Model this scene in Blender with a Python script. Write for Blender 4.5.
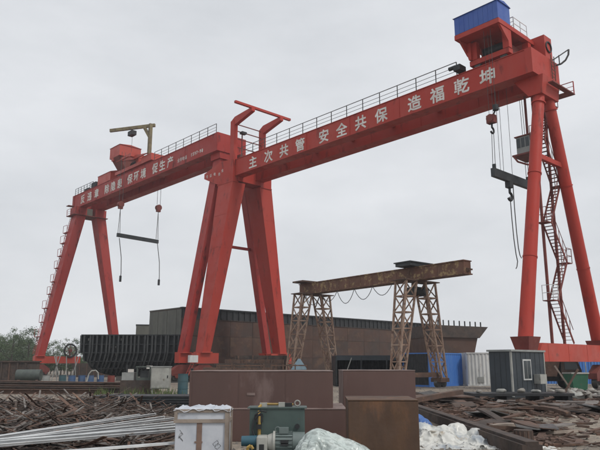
import bpy, math, random
from mathutils import Vector, Matrix
R = math.radians
scene = bpy.context.scene
for o in list(bpy.data.objects): bpy.data.objects.remove(o)
C = scene.collection

# ------------------------------------------------------------------ camera
cam_d = bpy.data.cameras.new('camera'); cam = bpy.data.objects.new('camera', cam_d); C.objects.link(cam)
cam.location = (0, 0, 1.8); cam.rotation_euler = (R(90 + 12.2536), 0, 0)
cam_d.sensor_width = 36; cam_d.lens = 36 * 640 / 600; cam_d.clip_end = 4000; cam_d.clip_start = .1
scene.camera = cam

# ------------------------------------------------------------------ sky and sun (overcast)
SUN_EL, SUN_AZ = R(50), R(130)          # azimuth clockwise from +Y: behind the camera, to the right
world = bpy.data.worlds.new('World'); scene.world = world; world.use_nodes = True
nt = world.node_tree; N = nt.nodes; Lk = nt.links
bg = N['Background']; bg.inputs['Strength'].default_value = .1
sky = N.new('ShaderNodeTexSky'); sky.sky_type = 'NISHITA'; sky.sun_disc = False
sky.sun_elevation = SUN_EL; sky.sun_rotation = SUN_AZ; sky.dust_density = 4; sky.air_density = 1.3
tc = N.new('ShaderNodeTexCoord')
mp = N.new('ShaderNodeMapping'); mp.inputs['Scale'].default_value = (1.2, 1.2, 3.2)
n1 = N.new('ShaderNodeTexNoise'); n1.inputs['Scale'].default_value = 2.1; n1.inputs['Detail'].default_value = 7; n1.inputs['Roughness'].default_value = .55
cr = N.new('ShaderNodeValToRGB')
cr.color_ramp.elements[0].position = .3; cr.color_ramp.elements[0].color = (5.6, 5.8, 6.08, 1)
cr.color_ramp.elements[1].position = .72; cr.color_ramp.elements[1].color = (7.2, 7.35, 7.6, 1)
mx = N.new('ShaderNodeMix'); mx.data_type = 'RGBA'; mx.inputs[0].default_value = .95
Lk.new(tc.outputs['Generated'], mp.inputs[0]); Lk.new(mp.outputs[0], n1.inputs['Vector']); Lk.new(n1.outputs[0], cr.inputs[0])
Lk.new(sky.outputs[0], mx.inputs[6]); Lk.new(cr.outputs[0], mx.inputs[7]); Lk.new(mx.outputs[2], bg.inputs['Color'])
sd = bpy.data.lights.new('sun', 'SUN'); sd.energy = 1.5; sd.angle = R(14); sd.color = (1, .96, .9)
so = bpy.data.objects.new('sun', sd); C.objects.link(so)
sv = Vector((math.sin(SUN_AZ) * math.cos(SUN_EL), math.cos(SUN_AZ) * math.cos(SUN_EL), math.sin(SUN_EL)))
so.rotation_euler = sv.to_track_quat('Z', 'Y').to_euler(); so.location = (30, -30, 60)
scene.view_settings.view_transform = 'Standard'; scene.view_settings.look = 'None'
scene.view_settings.exposure = .27; scene.view_settings.gamma = 1; scene.view_settings.use_curve_mapping = False
scene.cycles.max_bounces = 6; scene.cycles.volume_bounces = 0; scene.cycles.transparent_max_bounces = 8

# ------------------------------------------------------------------ materials
MATS = {}
def mat(name, c1, c2=None, scale=.8, lo=.42, hi=.62, c3=None, s3=3., t3=.62, streak=False, rough=.6, rvar=.15, metal=0., bump=0., bscale=15., spec=.5):
    m = bpy.data.materials.new(name); m.use_nodes = True; t = m.node_tree; n = t.nodes; l = t.links
    b = n['Principled BSDF']; b.inputs['Roughness'].default_value = rough; b.inputs['Metallic'].default_value = metal
    b.inputs['Specular IOR Level'].default_value = spec
    co = n.new('ShaderNodeTexCoord'); oi = n.new('ShaderNodeObjectInfo')
    ad = n.new('ShaderNodeVectorMath'); ad.operation = 'ADD'
    ml = n.new('ShaderNodeMath'); ml.operation = 'MULTIPLY'; ml.inputs[1].default_value = 37.
    l.new(oi.outputs['Random'], ml.inputs[0]); l.new(co.outputs['Object'], ad.inputs[0]); l.new(ml.outputs[0], ad.inputs[1])
    src = ad.outputs[0]
    def noise(sc, det=5, stretch=None):
        x = n.new('ShaderNodeTexNoise'); x.inputs['Scale'].default_value = sc; x.inputs['Detail'].default_value = det; x.inputs['Roughness'].default_value = .62
        v = src
        if stretch:
            mpn = n.new('ShaderNodeMapping'); mpn.inputs['Scale'].default_value = stretch; l.new(src, mpn.inputs[0]); v = mpn.outputs[0]
        l.new(v, x.inputs['Vector']); return x.outputs[0]
    def ramp(o, a, bb):
        mr = n.new('ShaderNodeMapRange'); mr.inputs[1].default_value = a; mr.inputs[2].default_value = bb; l.new(o, mr.inputs[0]); return mr.outputs[0]
    def mixc(fac, A, B):
        q = n.new('ShaderNodeMix'); q.data_type = 'RGBA'; l.new(fac, q.inputs[0])
        for k, i in ((A, 6), (B, 7)):
            if isinstance(k, tuple): q.inputs[i].default_value = (*k, 1)
            else: l.new(k, q.inputs[i])
        return q.outputs[2]
    col = None
    if c2:
        col = mixc(ramp(noise(scale, 6, (1, 1, .22) if streak else None), lo, hi), c1, c2)
    if c3: col = mixc(ramp(noise(s3, 7, (1, 1, .35) if streak else None), t3, t3 + .1), col if col else c1, c3)
    if col: l.new(col, b.inputs['Base Color'])
    else: b.inputs['Base Color'].default_value = (*c1, 1)
    if rvar: l.new(ramp2(n, l, noise(scale * 2.3), rough - rvar, rough + rvar), b.inputs['Roughness'])
    if bump:
        bp = n.new('ShaderNodeBump'); bp.inputs['Strength'].default_value = bump; bp.inputs['Distance'].default_value = .05
        l.new(noise(bscale, 8), bp.inputs['Height']); l.new(bp.outputs[0], b.inputs['Normal'])
    MATS[name] = m; return m
def ramp2(n, l, o, a, b):
    mr = n.new('ShaderNodeMapRange'); mr.inputs[1].default_value = .3; mr.inputs[2].default_value = .7
    mr.inputs[3].default_value = max(a, .05); mr.inputs[4].default_value = min(b, 1); l.new(o, mr.inputs[0]); return mr.outputs[0]

RED = mat('red_paint', (.39, .037, .024), (.39, .053, .037), .35, c3=(.22, .028, .02), s3=1.3, t3=.57, streak=True, rough=.55, bump=.03, bscale=6, spec=.25)
RED2 = mat('red_paint_far', (.34, .033, .026), (.34, .052, .045), .35, c3=(.13, .022, .02), s3=1.4, t3=.57, streak=True, rough=.58, spec=.25)
REDB = mat('orange_red_paint', (.44, .05, .028), (.38, .055, .035), .5, c3=(.2, .045, .03), s3=2, t3=.64, rough=.5)
DRED = mat('dark_red_primer', (.15, .03, .024), (.19, .045, .032), 1.2, c3=(.05, .03, .025), s3=5, rough=.7)
BLUE = mat('blue_sheet', (.022, .075, .33), (.035, .095, .34), .6, rough=.45, streak=True)
BLUE2 = mat('container_blue', (.045, .16, .48), (.07, .20, .5), .7, c3=(.12, .08, .06), s3=3, t3=.68, streak=True, rough=.5)
NAVY = mat('navy_sheet', (.02, .028, .036), (.03, .04, .05), .8, rough=.5)
WHITE = mat('white_lettering', (.72, .70, .66), (.58, .54, .50), 1.8, rough=.6)
OFFW = mat('off_white_paint', (.62, .63, .62), (.45, .46, .45), 1.1, c3=(.2, .13, .08), s3=3.5, t3=.6, streak=True, rough=.55)
GREY = mat('grey_paint', (.30, .31, .30), (.22, .23, .22), 1.1, rough=.55)
PALEG = mat('pale_grey_cabinet', (.36, .36, .33), (.26, .26, .24), 1.5, c3=(.13, .10, .07), s3=4, t3=.62, rough=.5)
OLIVE = mat('olive_primer', (.115, .115, .095), (.085, .085, .072), .6, c3=(.07, .05, .035), s3=2.2, t3=.62, streak=True, rough=.7)
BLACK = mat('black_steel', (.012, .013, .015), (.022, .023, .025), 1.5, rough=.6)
BLKG = mat('black_primer', (.018, .022, .024), (.03, .034, .036), .8, c3=(.05, .04, .035), s3=3, rough=.6)
RIBG = mat('lit_rib_edge_grey', (.022, .025, .026), (.04, .043, .044), 1.2, rough=.65)  # rib flanges only: light catching the rib edges put into a paler grey
CONEB = mat('pale_blue_canvas', (.13, .19, .23), (.10, .15, .18), 2, rough=.8)
DGRN = mat('dull_green', (.07, .085, .075), (.05, .06, .055), 2, rough=.6)
DBLUE = mat('dull_blue', (.04, .09, .2), (.06, .1, .18), 2, c3=(.1, .08, .07), s3=4, rough=.6)
DTEAL = mat('dull_teal', (.035, .09, .11), (.05, .09, .1), 2, rough=.6)
PSTEEL = mat('weathered_steel', (.17, .152, .138), (.10, .085, .075), 2, c3=(.2, .17, .15), s3=5, rough=.6)
GRAV = mat('gravel_stone', (.15, .135, .12), (.1, .09, .08), 2, rough=.9)
ROPE = mat('wire_rope', (.05, .048, .045), None, rough=.6, rvar=0)
STEEL = mat('dark_steel', (.08, .078, .075), (.05, .048, .045), 3, rough=.5, metal=.3)
RUST = mat('rust', (.115, .066, .047), (.07, .046, .036), 1.5, c3=(.19, .11, .07), s3=2.6, t3=.6, rough=.85, bump=.25, bscale=18)
RUSTD = mat('dark_rust', (.05, .038, .033), (.08, .055, .043), 1.1, c3=(.035, .028, .025), s3=3, t3=.56, rough=.85, bump=.25, bscale=18)
HULL = mat('rusty_hull_plate', (.075, .038, .026), (.05, .032, .026), .3, c3=(.10, .056, .035), s3=.7, t3=.55, rough=.8, bump=.08, bscale=3)
OLDY = mat('peeling_girder_paint', (.15, .07, .045), (.11, .055, .035), .9, c3=(.30, .21, .10), s3=2.6, t3=.53, rough=.8, bump=.15, bscale=12)
TRUSS = mat('tan_rust_truss', (.33, .235, .175), (.22, .13, .09), 1.3, c3=(.10, .05, .035), s3=4, t3=.55, rough=.8)
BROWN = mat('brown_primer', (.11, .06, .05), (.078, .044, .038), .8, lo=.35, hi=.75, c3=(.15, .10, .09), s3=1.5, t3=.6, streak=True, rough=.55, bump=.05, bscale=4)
BROWNL = mat('pale_brown_plate', (.22, .165, .15), (.13, .085, .075), 1.6, rough=.6)  # paler brown for the top plates and the weld patch
RBOX = mat('rust_streaked_plate', (.052, .030, .021), (.10, .052, .027), 1.1, lo=.36, hi=.66, c3=(.16, .075, .035), s3=1.3, t3=.56, streak=True, rough=.75, bump=.1, bscale=14)
GREEN = mat('machine_green', (.055, .085, .078), (.045, .07, .065), 2, c3=(.08, .075, .06), s3=6, t3=.64, rough=.45)
GREEN2 = mat('bin_green', (.014, .085, .045), (.02, .11, .06), 1, c3=(.08, .07, .05), s3=4, t3=.6, rough=.6)
MGREY = mat('motor_grey', (.13, .165, .16), (.10, .125, .12), 3, rough=.5)
TEAL = mat('teal_paint', (.025, .085, .12), None, rough=.5, rvar=0)
YEL = mat('yellow_paint', (.34, .22, .05), (.24, .16, .05), 5, rough=.55)
OLIVEY = mat('faded_yellow_jib', (.20, .165, .085), (.12, .09, .05), 1.6, rough=.7)
CARD = mat('white_carton', (.52, .545, .59), (.43, .46, .51), 2.2, c3=(.4, .42, .46), s3=5, t3=.62, rough=.7, bump=.1, bscale=6)
WOOD = mat('crate_wood', (.30, .25, .21), (.22, .18, .15), 2.5, c3=(.32, .26, .21), s3=6, rough=.8, bump=.15, bscale=30)
TAPE = mat('brown_tape', (.20, .13, .10), (.16, .105, .085), 6, rough=.4)
PIPE = mat('galvanised_bar', (.66, .68, .69), (.5, .52, .53), 2.2, c3=(.28, .22, .18), s3=5, t3=.64, rough=.45, metal=.15)
GLASS = mat('dark_glass', (.03, .04, .045), None, rough=.12, rvar=0)
CONC = mat('concrete', (.24, .225, .20), (.17, .16, .145), 2, rough=.9, bump=.3)
BARK = mat('bark', (.07, .055, .042), (.045, .036, .03), 3, rough=.9)
LEAF = mat('leaf', (.05, .085, .032), (.085, .12, .045), .5, rough=.7)
LEAF2 = mat('leaf_pale', (.075, .11, .045), (.05, .08, .035), .5, rough=.7)
WEED = mat('weed', (.07, .11, .03), (.10, .13, .04), 2, rough=.8)
RUBBER = mat('rubber', (.02, .02, .02), None, rough=.8, rvar=0)
def sheet_mat(name, c, alpha, rough):
    m = mat(name, c, tuple(x * .8 for x in c), 3, rough=rough, rvar=.08); m.node_tree.nodes['Principled BSDF'].inputs['Alpha'].default_value = alpha
    return m
PLAST = mat('plastic_film', (.62, .68, .66), (.5, .57, .55), 3, rough=.25, rvar=.08)
def film(m):
    t = m.node_tree; n = t.nodes; l = t.links; co = n.new('ShaderNodeTexCoord'); mpn = n.new('ShaderNodeMapping'); mpn.inputs['Scale'].default_value = (1, 2.6, 1); mpn.inputs['Rotation'].default_value = (.3, .5, .6); l.new(co.outputs['Object'], mpn.inputs[0]); last = None
    for sc in (2.4, 5.5):
        x = n.new('ShaderNodeTexNoise'); x.inputs['Scale'].default_value = sc; x.inputs['Detail'].default_value = 1.5; x.inputs['Distortion'].default_value = .6; l.new(mpn.outputs[0], x.inputs['Vector'])
        a = n.new('ShaderNodeMath'); a.operation = 'SUBTRACT'; a.inputs[1].default_value = .5; l.new(x.outputs[0], a.inputs[0])
        b = n.new('ShaderNodeMath'); b.operation = 'ABSOLUTE'; l.new(a.outputs[0], b.inputs[0])
        r = n.new('ShaderNodeMapRange'); r.inputs[1].default_value = 0; r.inputs[2].default_value = .09; r.inputs[3].default_value = .9; r.inputs[4].default_value = .4; l.new(b.outputs[0], r.inputs[0])
        if last: q = n.new('ShaderNodeMath'); q.operation = 'MAXIMUM'; l.new(last, q.inputs[0]); l.new(r.outputs[0], q.inputs[1]); last = q.outputs[0]
        else: last = r.outputs[0]
    l.new(last, n['Principled BSDF'].inputs['Alpha'])
film(PLAST)
TARP = mat('white_tarpaulin', (.56, .56, .53), (.30, .33, .36), 1.6, lo=.5, hi=.62, c3=(.36, .31, .24), s3=2.2, t3=.6, rough=.42)
TARPB = sheet_mat('blue_tarpaulin', (.04, .12, .35), 1, .45)

def ground_mat():
    m = bpy.data.materials.new('yard_ground'); m.use_nodes = True; t = m.node_tree; n = t.nodes; l = t.links; b = n['Principled BSDF']
    b.inputs['Roughness'].default_value = .92
    co = n.new('ShaderNodeTexCoord')
    def nz(s, d=8):
        x = n.new('ShaderNodeTexNoise'); x.inputs['Scale'].default_value = s; x.inputs['Detail'].default_value = d; x.inputs['Roughness'].default_value = .65
        l.new(co.outputs['Object'], x.inputs['Vector']); return x.outputs[0]
    def rp(o, st):
        r = n.new('ShaderNodeValToRGB'); e = r.color_ramp.elements
        while len(e) < len(st): e.new(.5)
        for q, (p, c) in zip(e, st): q.position = p; q.color = (*c, 1)
        l.new(o, r.inputs[0]); return r.outputs[0]
    A = rp(nz(.12), [(.35, (.16, .135, .112)), (.5, (.24, .21, .175)), (.66, (.33, .29, .24))])
    B = rp(nz(2.6), [(.3, (.6, .6, .6)), (.7, (1.25, 1.2, 1.15))])
    D = rp(nz(26, 3), [(.3, (.6, .58, .56)), (.6, (1.1, 1.1, 1.1))])
    q = n.new('ShaderNodeMix'); q.data_type = 'RGBA'; q.blend_type = 'MULTIPLY'; q.inputs[0].default_value = 1; l.new(A, q.inputs[6]); l.new(B, q.inputs[7])
    q2 = n.new('ShaderNodeMix'); q2.data_type = 'RGBA'; q2.blend_type = 'MULTIPLY'; q2.inputs[0].default_value = 1; l.new(q.outputs[2], q2.inputs[6]); l.new(D, q2.inputs[7])
    l.new(q2.outputs[2], b.inputs['Base Color'])
    bp = n.new('ShaderNodeBump'); bp.inputs['Strength'].default_value = .6; bp.inputs['Distance'].default_value = .08; l.new(nz(7, 9), bp.inputs['Height']); l.new(bp.outputs[0], b.inputs['Normal'])
    return m
GROUND = ground_mat()

# ------------------------------------------------------------------ mesh helpers
class MB:
    def __init__(s): s.v = []; s.f = []
    def quadbox(s, a, b):                         # a, b: two lists of four corners, same winding
        i = len(s.v); s.v += [tuple(p) for p in a] + [tuple(p) for p in b]
        s.f += [(i+3, i+2, i+1, i), (i+4, i+5, i+6, i+7)] + [(i+k, i+(k+1) % 4, i+4+(k+1) % 4, i+4+k) for k in range(4)]
        return s
    def box(s, a, b):
        (x, y, z), (X, Y, Z) = a, b
        return s.quadbox([(x, y, z), (X, y, z), (X, Y, z), (x, Y, z)], [(x, y, Z), (X, y, Z), (X, Y, Z), (x, Y, Z)])
    def taper(s, p, q, a, b):                     # box leg with horizontal rectangular sections a=(wx,wy) at p and b at q
        f = lambda c, d: [(c[0]+i*d[0]/2, c[1]+j*d[1]/2, c[2]) for i, j in ((-1, -1), (1, -1), (1, 1), (-1, 1))]
        return s.quadbox(f(p, a), f(q, b))
    def bar(s, p, q, w, h=None, up=(0, 0, 1)):
        h = h or w; p = Vector(p); q = Vector(q); d = (q - p).normalized(); u = Vector(up)
        if abs(d.dot(u)) > .98: u = Vector((1, 0, 0))
        r = d.cross(u).normalized(); u = r.cross(d)
        f = lambda c: [c + r*i*w/2 + u*j*h/2 for i, j in ((-1, -1), (1, -1), (1, 1), (-1, 1))]
        return s.quadbox(f(p), f(q))
    def tube(s, p, q, r, r2=None, n=10):
        r2 = r if r2 is None else r2; p = Vector(p); q = Vector(q); d = (q - p).normalized()
        a = d.orthogonal().normalized(); b = d.cross(a); i = len(s.v)
        for c, rr in ((p, r), (q, r2)):
            s.v += [tuple(c + (a*math.cos(t) + b*math.sin(t))*rr) for t in (2*math.pi*k/n for k in range(n))]
        s.f += [(i+k, i+(k+1) % n, i+n+(k+1) % n, i+n+k) for k in range(n)]
        s.f += [tuple(i+k for k in reversed(range(n))), tuple(i+n+k for k in range(n))]
        return s
    def path(s, pts, r, n=6):
        for a, b in zip(pts, pts[1:]): s.tube(a, b, r, n=n)
        return s
    def prism(s, poly, ax, a, b):                 # poly in the two other axes, in cyclic order
        i = len(s.v); n = len(poly)
        def P(p, t): return (t, p[0], p[1]) if ax == 'x' else ((p[0], t, p[1]) if ax == 'y' else (p[0], p[1], t))
        s.v += [P(p, a) for p in poly] + [P(p, b) for p in poly]
        s.f += [tuple(i+k for k in reversed(range(n))), tuple(i+n+k for k in range(n))] + [(i+k, i+(k+1) % n, i+n+(k+1) % n, i+n+k) for k in range(n)]
        return s
    def ring(s, c, R_, r, ax='y', n=20, m=6):
        i = len(s.v); c = Vector(c)
        for k in range(n):
            t = 2*math.pi*k/n
            for j in range(m):
                q = 2*math.pi*j/m; rr = R_ + r*math.cos(q); o = (rr*math.cos(t), r*math.sin(q), rr*math.sin(t))
                if ax == 'x': o = (o[1], o[0], o[2])
                if ax == 'z': o = (o[0], o[2], o[1])
                s.v.append(tuple(c + Vector(o)))
        s.f += [(i+k*m+j, i+((k+1) % n)*m+j, i+((k+1) % n)*m+(j+1) % m, i+k*m+(j+1) % m) for k in range(n) for j in range(m)]
        return s
    def corrug(s, p, q, z0, z1, pitch=.3, dep=.05):   # corrugated vertical sheet from p to q (xy), with thickness
        p = Vector((*p, 0)); q = Vector((*q, 0)); d = q - p; L = d.length; d.normalize(); nn = Vector((d.y, -d.x, 0))
        prof = []; x = 0; k = 0
        while x < L:
            prof.append((x, dep if k % 4 in (1, 2) else 0)); x += pitch*(.3 if k % 2 == 0 else .2)*1.; k += 1
        prof.append((L, 0)); i = len(s.v); n = len(prof)
        for off in (0, -.03):
            for z in (z0, z1): s.v += [tuple(p + d*a + nn*(b+off) + Vector((0, 0, z))) for a, b in prof]
        for k in range(n-1):
            s.f += [(i+k, i+k+1, i+n+k+1, i+n+k), (i+2*n+k+1, i+2*n+k, i+3*n+k, i+3*n+k+1), (i+n+k, i+n+k+1, i+3*n+k+1, i+3*n+k), (i+k+1, i+k, i+2*n+k, i+2*n+k+1)]
        return s
    def mesh(s, name, m, smooth=False):
        me = bpy.data.meshes.new(name); me.from_pydata(s.v, [], s.f)
        if m: me.materials.append(m)
        if smooth: me.polygons.foreach_set('use_smooth', [True]*len(me.polygons))
        import bmesh
        b = bmesh.new(); b.from_mesh(me); bmesh.ops.recalc_face_normals(b, faces=b.faces); b.to_mesh(me); b.free()
        me.update(); return me
    def build(s, name, m, parent=None, smooth=False, bevel=0):
        o = bpy.data.objects.new(name, s.mesh(name, m, smooth)); C.objects.link(o)
        if parent: o.parent = parent
        if smooth: sm(o)
        if bevel:
            md = o.modifiers.new('bevel', 'BEVEL'); md.width = bevel; md.segments = 2; md.limit_method = 'ANGLE'
        return o
def sm(o):
    me = o.data
    me.attributes.new('sharp_edge', 'BOOLEAN', 'EDGE') if 'sharp_edge' not in me.attributes else None
    import bmesh
    b = bmesh.new(); b.from_mesh(me)
    for e in b.edges: e.smooth = not (len(e.link_faces) == 2 and e.calc_face_angle(0) > .6)
    b.to_mesh(me); b.free()
def tag(o, label, cat, group=None, kind=None):
    o['label'] = label; o['category'] = cat
    if group: o['group'] = group
    if kind: o['kind'] = kind
    return o
def thing(name, label, cat, loc=(0, 0, 0), rz=0, group=None):
    o = bpy.data.objects.new(name, None); o.empty_display_size = .2; C.objects.link(o)
    o.location = loc; o.rotation_euler = (0, 0, R(rz)); return tag(o, label, cat, group)
def inst(me, name, parent=None, loc=(0, 0, 0), rot=(0, 0, 0), sc=(1, 1, 1)):
    o = bpy.data.objects.new(name, me); C.objects.link(o); o.parent = parent; o.location = loc; o.rotation_euler = rot; o.scale = sc; return o
GL = {}
def glyph(ch, size, parent, m, at, right, up, wide=1., bold=.008, name='character'):
    key = (ch, m.name)
    if key not in GL:
        cu = bpy.data.curves.new('glyph', 'FONT'); cu.body = ch; cu.size = 1; cu.offset = bold; cu.extrude = .006; cu.align_x = 'CENTER'; cu.resolution_u = 3
        t = bpy.data.objects.new('glyph_tmp', cu); C.objects.link(t)
        dg = bpy.context.evaluated_depsgraph_get(); me = bpy.data.meshes.new_from_object(t.evaluated_get(dg), depsgraph=dg)
        bpy.data.objects.remove(t); bpy.data.curves.remove(cu)
        zs = [v.co.y for v in me.vertices]; xs = [v.co.x for v in me.vertices]
        cx, cy = (min(xs)+max(xs))/2, (min(zs)+max(zs))/2
        for v in me.vertices: v.co.x -= cx; v.co.y -= cy
        V = [tuple(v.co) for v in me.vertices]; F = [tuple(p.vertices) for p in me.polygons]; bpy.data.meshes.remove(me); vv = []; ff = []
        for k, (ox, oy) in enumerate(((-1, -.5), (1, .5), (.6, -1), (-.6, 1)) if bold > .006 else ((0, 0),)):     # brushed-on weight: four close layers of paint
            i = len(vv); vv += [(x+ox*.014, y+oy*.014, z+.0025*k) for x, y, z in V]; ff += [tuple(i+q for q in f) for f in F]
        me = bpy.data.meshes.new(name); me.from_pydata(vv, [], ff); me.materials.append(m); GL[key] = me
    r = Vector(right).normalized(); u = Vector(up).normalized(); k = r.cross(u)
    o = bpy.data.objects.new(name, GL[key]); C.objects.link(o); o.parent = parent
    M = Matrix((r*size*wide, u*size, k)).transposed().to_4x4(); M.translation = Vector(at); o.matrix_local = M
    return o

# ------------------------------------------------------------------ ground
def build_ground():
    b = MB(); n = 60
    import bisect
    xs = sorted({round(math.copysign((abs(i)/30)**2.6*1500, i), 3) for i in range(-30, 31)}); ys = [round(-40 + (j/60)**2.6*2600, 3) for j in range(61)]
    for y in ys:
        for x in xs: b.v.append((x, y, 0))
    m = len(xs)
    for j in range(len(ys)-1):
        for i in range(m-1): b.f.append((j*m+i, j*m+i+1, (j+1)*m+i+1, (j+1)*m+i))
    o = b.build('ground', GROUND); o['kind'] = 'structure'; o['label'] = 'trodden grey brown earth of the yard'
build_ground()

# ------------------------------------------------------------------ gantry cranes (local x across the girder, y along it, z up)
YAW = 42.6
A1 = (16.55, 42.11, 0); A2 = (-9.48, 69.99, 0)
def girder(root, name, w0, w1, s0, s1, z0, z1, m):
    b = MB().box((w0, s0, z0+.05), (w1, s1, z1-.05)).box((w0-.07, s0, z0), (w1+.07, s1, z0+.05)).box((w0-.07, s0, z1-.05), (w1+.07, s1, z1))
    o = b.build(name, m, root)
    r = MB().box(((w0+w1)/2-.06, s0+.3, z1), ((w0+w1)/2+.06, s1-.3, z1+.14)); r.build('trolley_rail', STEEL, root)
    for s in [s0 + (s1-s0)*k/6 for k in range(1, 6)]:        # bolted splice plates under the web
        MB().box((w0-.035, s-.02, z0+.05), (w0, s+.02, z1-.05)).build('web_seam', m, root)
    return o
def railing(root, w, ss, z, hgt=1.1, m=STEEL, dirx=False):
    me = MB().box((-.03, -.03, 0), (.03, .03, hgt)).mesh('railing_post', m)
    for s in ss: inst(me, 'railing_post', root, (w, s, z))
    for k in (1., .62, .3):
        MB().bar((w, ss[0], z+hgt*k), (w, ss[-1], z+hgt*k), .05 if k == 1. else .03).build('handrail' if k == 1. else 'mid_rail', m, root)
def bogie(root, w, s, m):
    b = MB().prism([(-1.5, .75), (1.5, .75), (1.5, 1.15), (.6, 1.75), (-.6, 1.75), (-1.5, 1.15)], 'y', s-.32, s+.32)
    b.v = [(x+w, y, z) for x, y, z in b.v]; o = b.build('bogie', DRED, root)
    for k in (-.95, .95):
        MB().tube((w+k, s-.2, .53), (w+k, s+.2, .53), .42, n=18).build('wheel', STEEL, o, True)
        MB().tube((w+k, s-.42, .55), (w+k, s-.3, .55), .2, n=12).build('axle_cap', DRED, o, True)
        MB().box((w+k-.5, s-.3, .62), (w+k+.5, s-.22, .98)).build('wheel_guard', DRED, o)
def ladder(root, p, q, wd, m, side=(0, 1, 0), step=.3):
    p = Vector(p); q = Vector(q); s = Vector(side)*wd/2; b = MB().bar(p-s, q-s, .05).bar(p+s, q+s, .05)
    n = int((q-p).length/step)
    for k in range(1, n): b.bar(p.lerp(q, k/n)-s, p.lerp(q, k/n)+s, .03)
    return b.build('ladder', m, root)

main = thing('gantry_crane', 'tall red gantry crane on the right with large white slogan characters', 'gantry crane', A1, YAW, 'red gantry cranes')
W0, W1, W2, W3 = 0., 1.05, 2.95, 4.
girder(main, 'front_girder', W0, W1, .5, 35, 22.1, 24, RED); girder(main, 'rear_girder', W2, W3, .5, 35, 22.1, 24, RED)
MB().box((-.07, -.03, 22.1), (4.07, .498, 24.003)).build('end_beam', RED, main)
for k in range(1, 7):
    MB().box((W1, 5*k-.2, 22.9), (W2, 5*k+.2, 23.5)).build('cross_tie', RED, main)
SL = [31.9, 29.3, 26.85, 24.45, 21.1, 18.75, 16.4, 14.0, 10.4, 8.15, 5.85, 3.6]
for ch, s in zip('主次共管安全共保造福乾坤', SL): glyph(ch, 1.36, main, WHITE, (-.012, s, 22.98), (0, -1, 0), (0, 0, 1), wide=1.04)
railing(main, -.02, [6.2 + 1.98*k for k in range(15)], 24)
railing(main, 4.0, [6.2 + 3.96*k for k in range(8)], 24)
# right-hand pipe legs
LS = .35
MB().prism([(-.35, 22.1), (1.9, 22.1), (.85, 20.7), (-.15, 20.7)], 'x', .75, 3.3).build('leg_head', RED, main)
MB().box((1.4, -.75, 21.55), (4.9, -.36, 21.63)).box((4.1, -.36, 21.55), (4.9, .8, 21.63)).build('end_platform', DRED, main)
railing(main, 4.85, [-.7, .7], 21.63, 1.0, RED)
for nm, a, z in (('front_leg', 1.35, -3.2), ('rear_leg', 2.75, 7.35)):
    p = Vector((a, LS, 20.9)); q = Vector((z, LS, 3.35))
    o = MB().tube(p, q, .40, .46, n=28).build(nm, RED, main, True)
    for t in (.045, .36, .7):
        c = p.lerp(q, t); d = (q-p).normalized()*.05; MB().tube(c-d, c+d, .5 if t < .1 else .46+.02*t, n=28).build('flange', RED, o, True)
    MB().taper((z, LS, 2.4), (z, LS, 3.45), (.95, .8), (1.5, 1.25)).build('leg_socket', DRED, main)
MB().bar((.05, LS, 16), (4.05, LS, 16), .28, .35).build('cross_brace', RED, main)
b = MB().prism([(-4.6, 1.95), (8.8, 1.95), (8.8, 2.6), (8.0, 3.1), (-1.9, 3.1), (-2.45, 2.4), (-4.6, 2.4)], 'y', LS-.42, LS+.42); b.build('base_beam', REDB, main)
for w in (-1.2, 1.6, 4.4): MB().box((w, LS-.432, 1.97), (w+.06, LS-.4205, 3.08)).build('stiffener', REDB, main)
for w in (-3.2, 7.35): bogie(main, w, LS, REDB)
# stair tower between the pipe legs
st = thing  # (alias kept short below)
tw = [(2.5, 1.45), (4.35, 1.45)]
for (w, s) in tw:
    MB().bar((w, s, 3.1), (w, s, 21.3), .16).build('stair_post', DRED, main)
zz = [3.2, 6.1, 8.95, 11.6, 14.7, 17.8, 21.0]
for k in range(6):
    a, c = zz[k], zz[k+1]; wa, wb = (2.35, 4.2) if k % 2 else (4.2, 2.35); s = 1.05
    b = MB().bar((wa, s-.35, a), (wb, s-.35, c), .05, .16).bar((wa, s+.3, a), (wb, s+.3, c), .05, .16)
    for j in range(1, 12):
        t = j/12; b.box((wa+(wb-wa)*t-.1, s-.35, a+(c-a)*t-.015), (wa+(wb-wa)*t+.1, s+.3, a+(c-a)*t+.015))
    for off in (-.37,):
        b.bar((wa, s+off, a+.95), (wb, s+off, c+.95), .035)
        for j in (.25, .5, .75): b.bar((wa+(wb-wa)*j, s+off, a+(c-a)*j), (wa+(wb-wa)*j, s+off, a+(c-a)*j+.95), .03)
    b.build('stair_flight', DRED, main)
    sgn = 1 if wb > 3 else -1
    lw = (wb, wb + sgn*.75); l0, l1 = min(lw), max(lw)
    o = MB().box((l0, s-.4, c-.06), (l1, s+.4, c)).build('landing', DRED, main)
    b = MB()
    for (x, y) in ((l0, s-.38), (l1, s-.38), (l1 if sgn > 0 else l0, s+.38)): b.box((x-.02, y-.02, c), (x+.02, y+.02, c+1.05))
    for zq in (.5, 1.03): b.bar((l0, s-.38, c+zq), (l1, s-.38, c+zq), .035).bar((l1 if sgn > 0 else l0, s-.38, c+zq), (l1 if sgn > 0 else l0, s+.38, c+zq), .035)
    b.build('landing_rail', OFFW if k == 0 else DRED, o)
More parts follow.
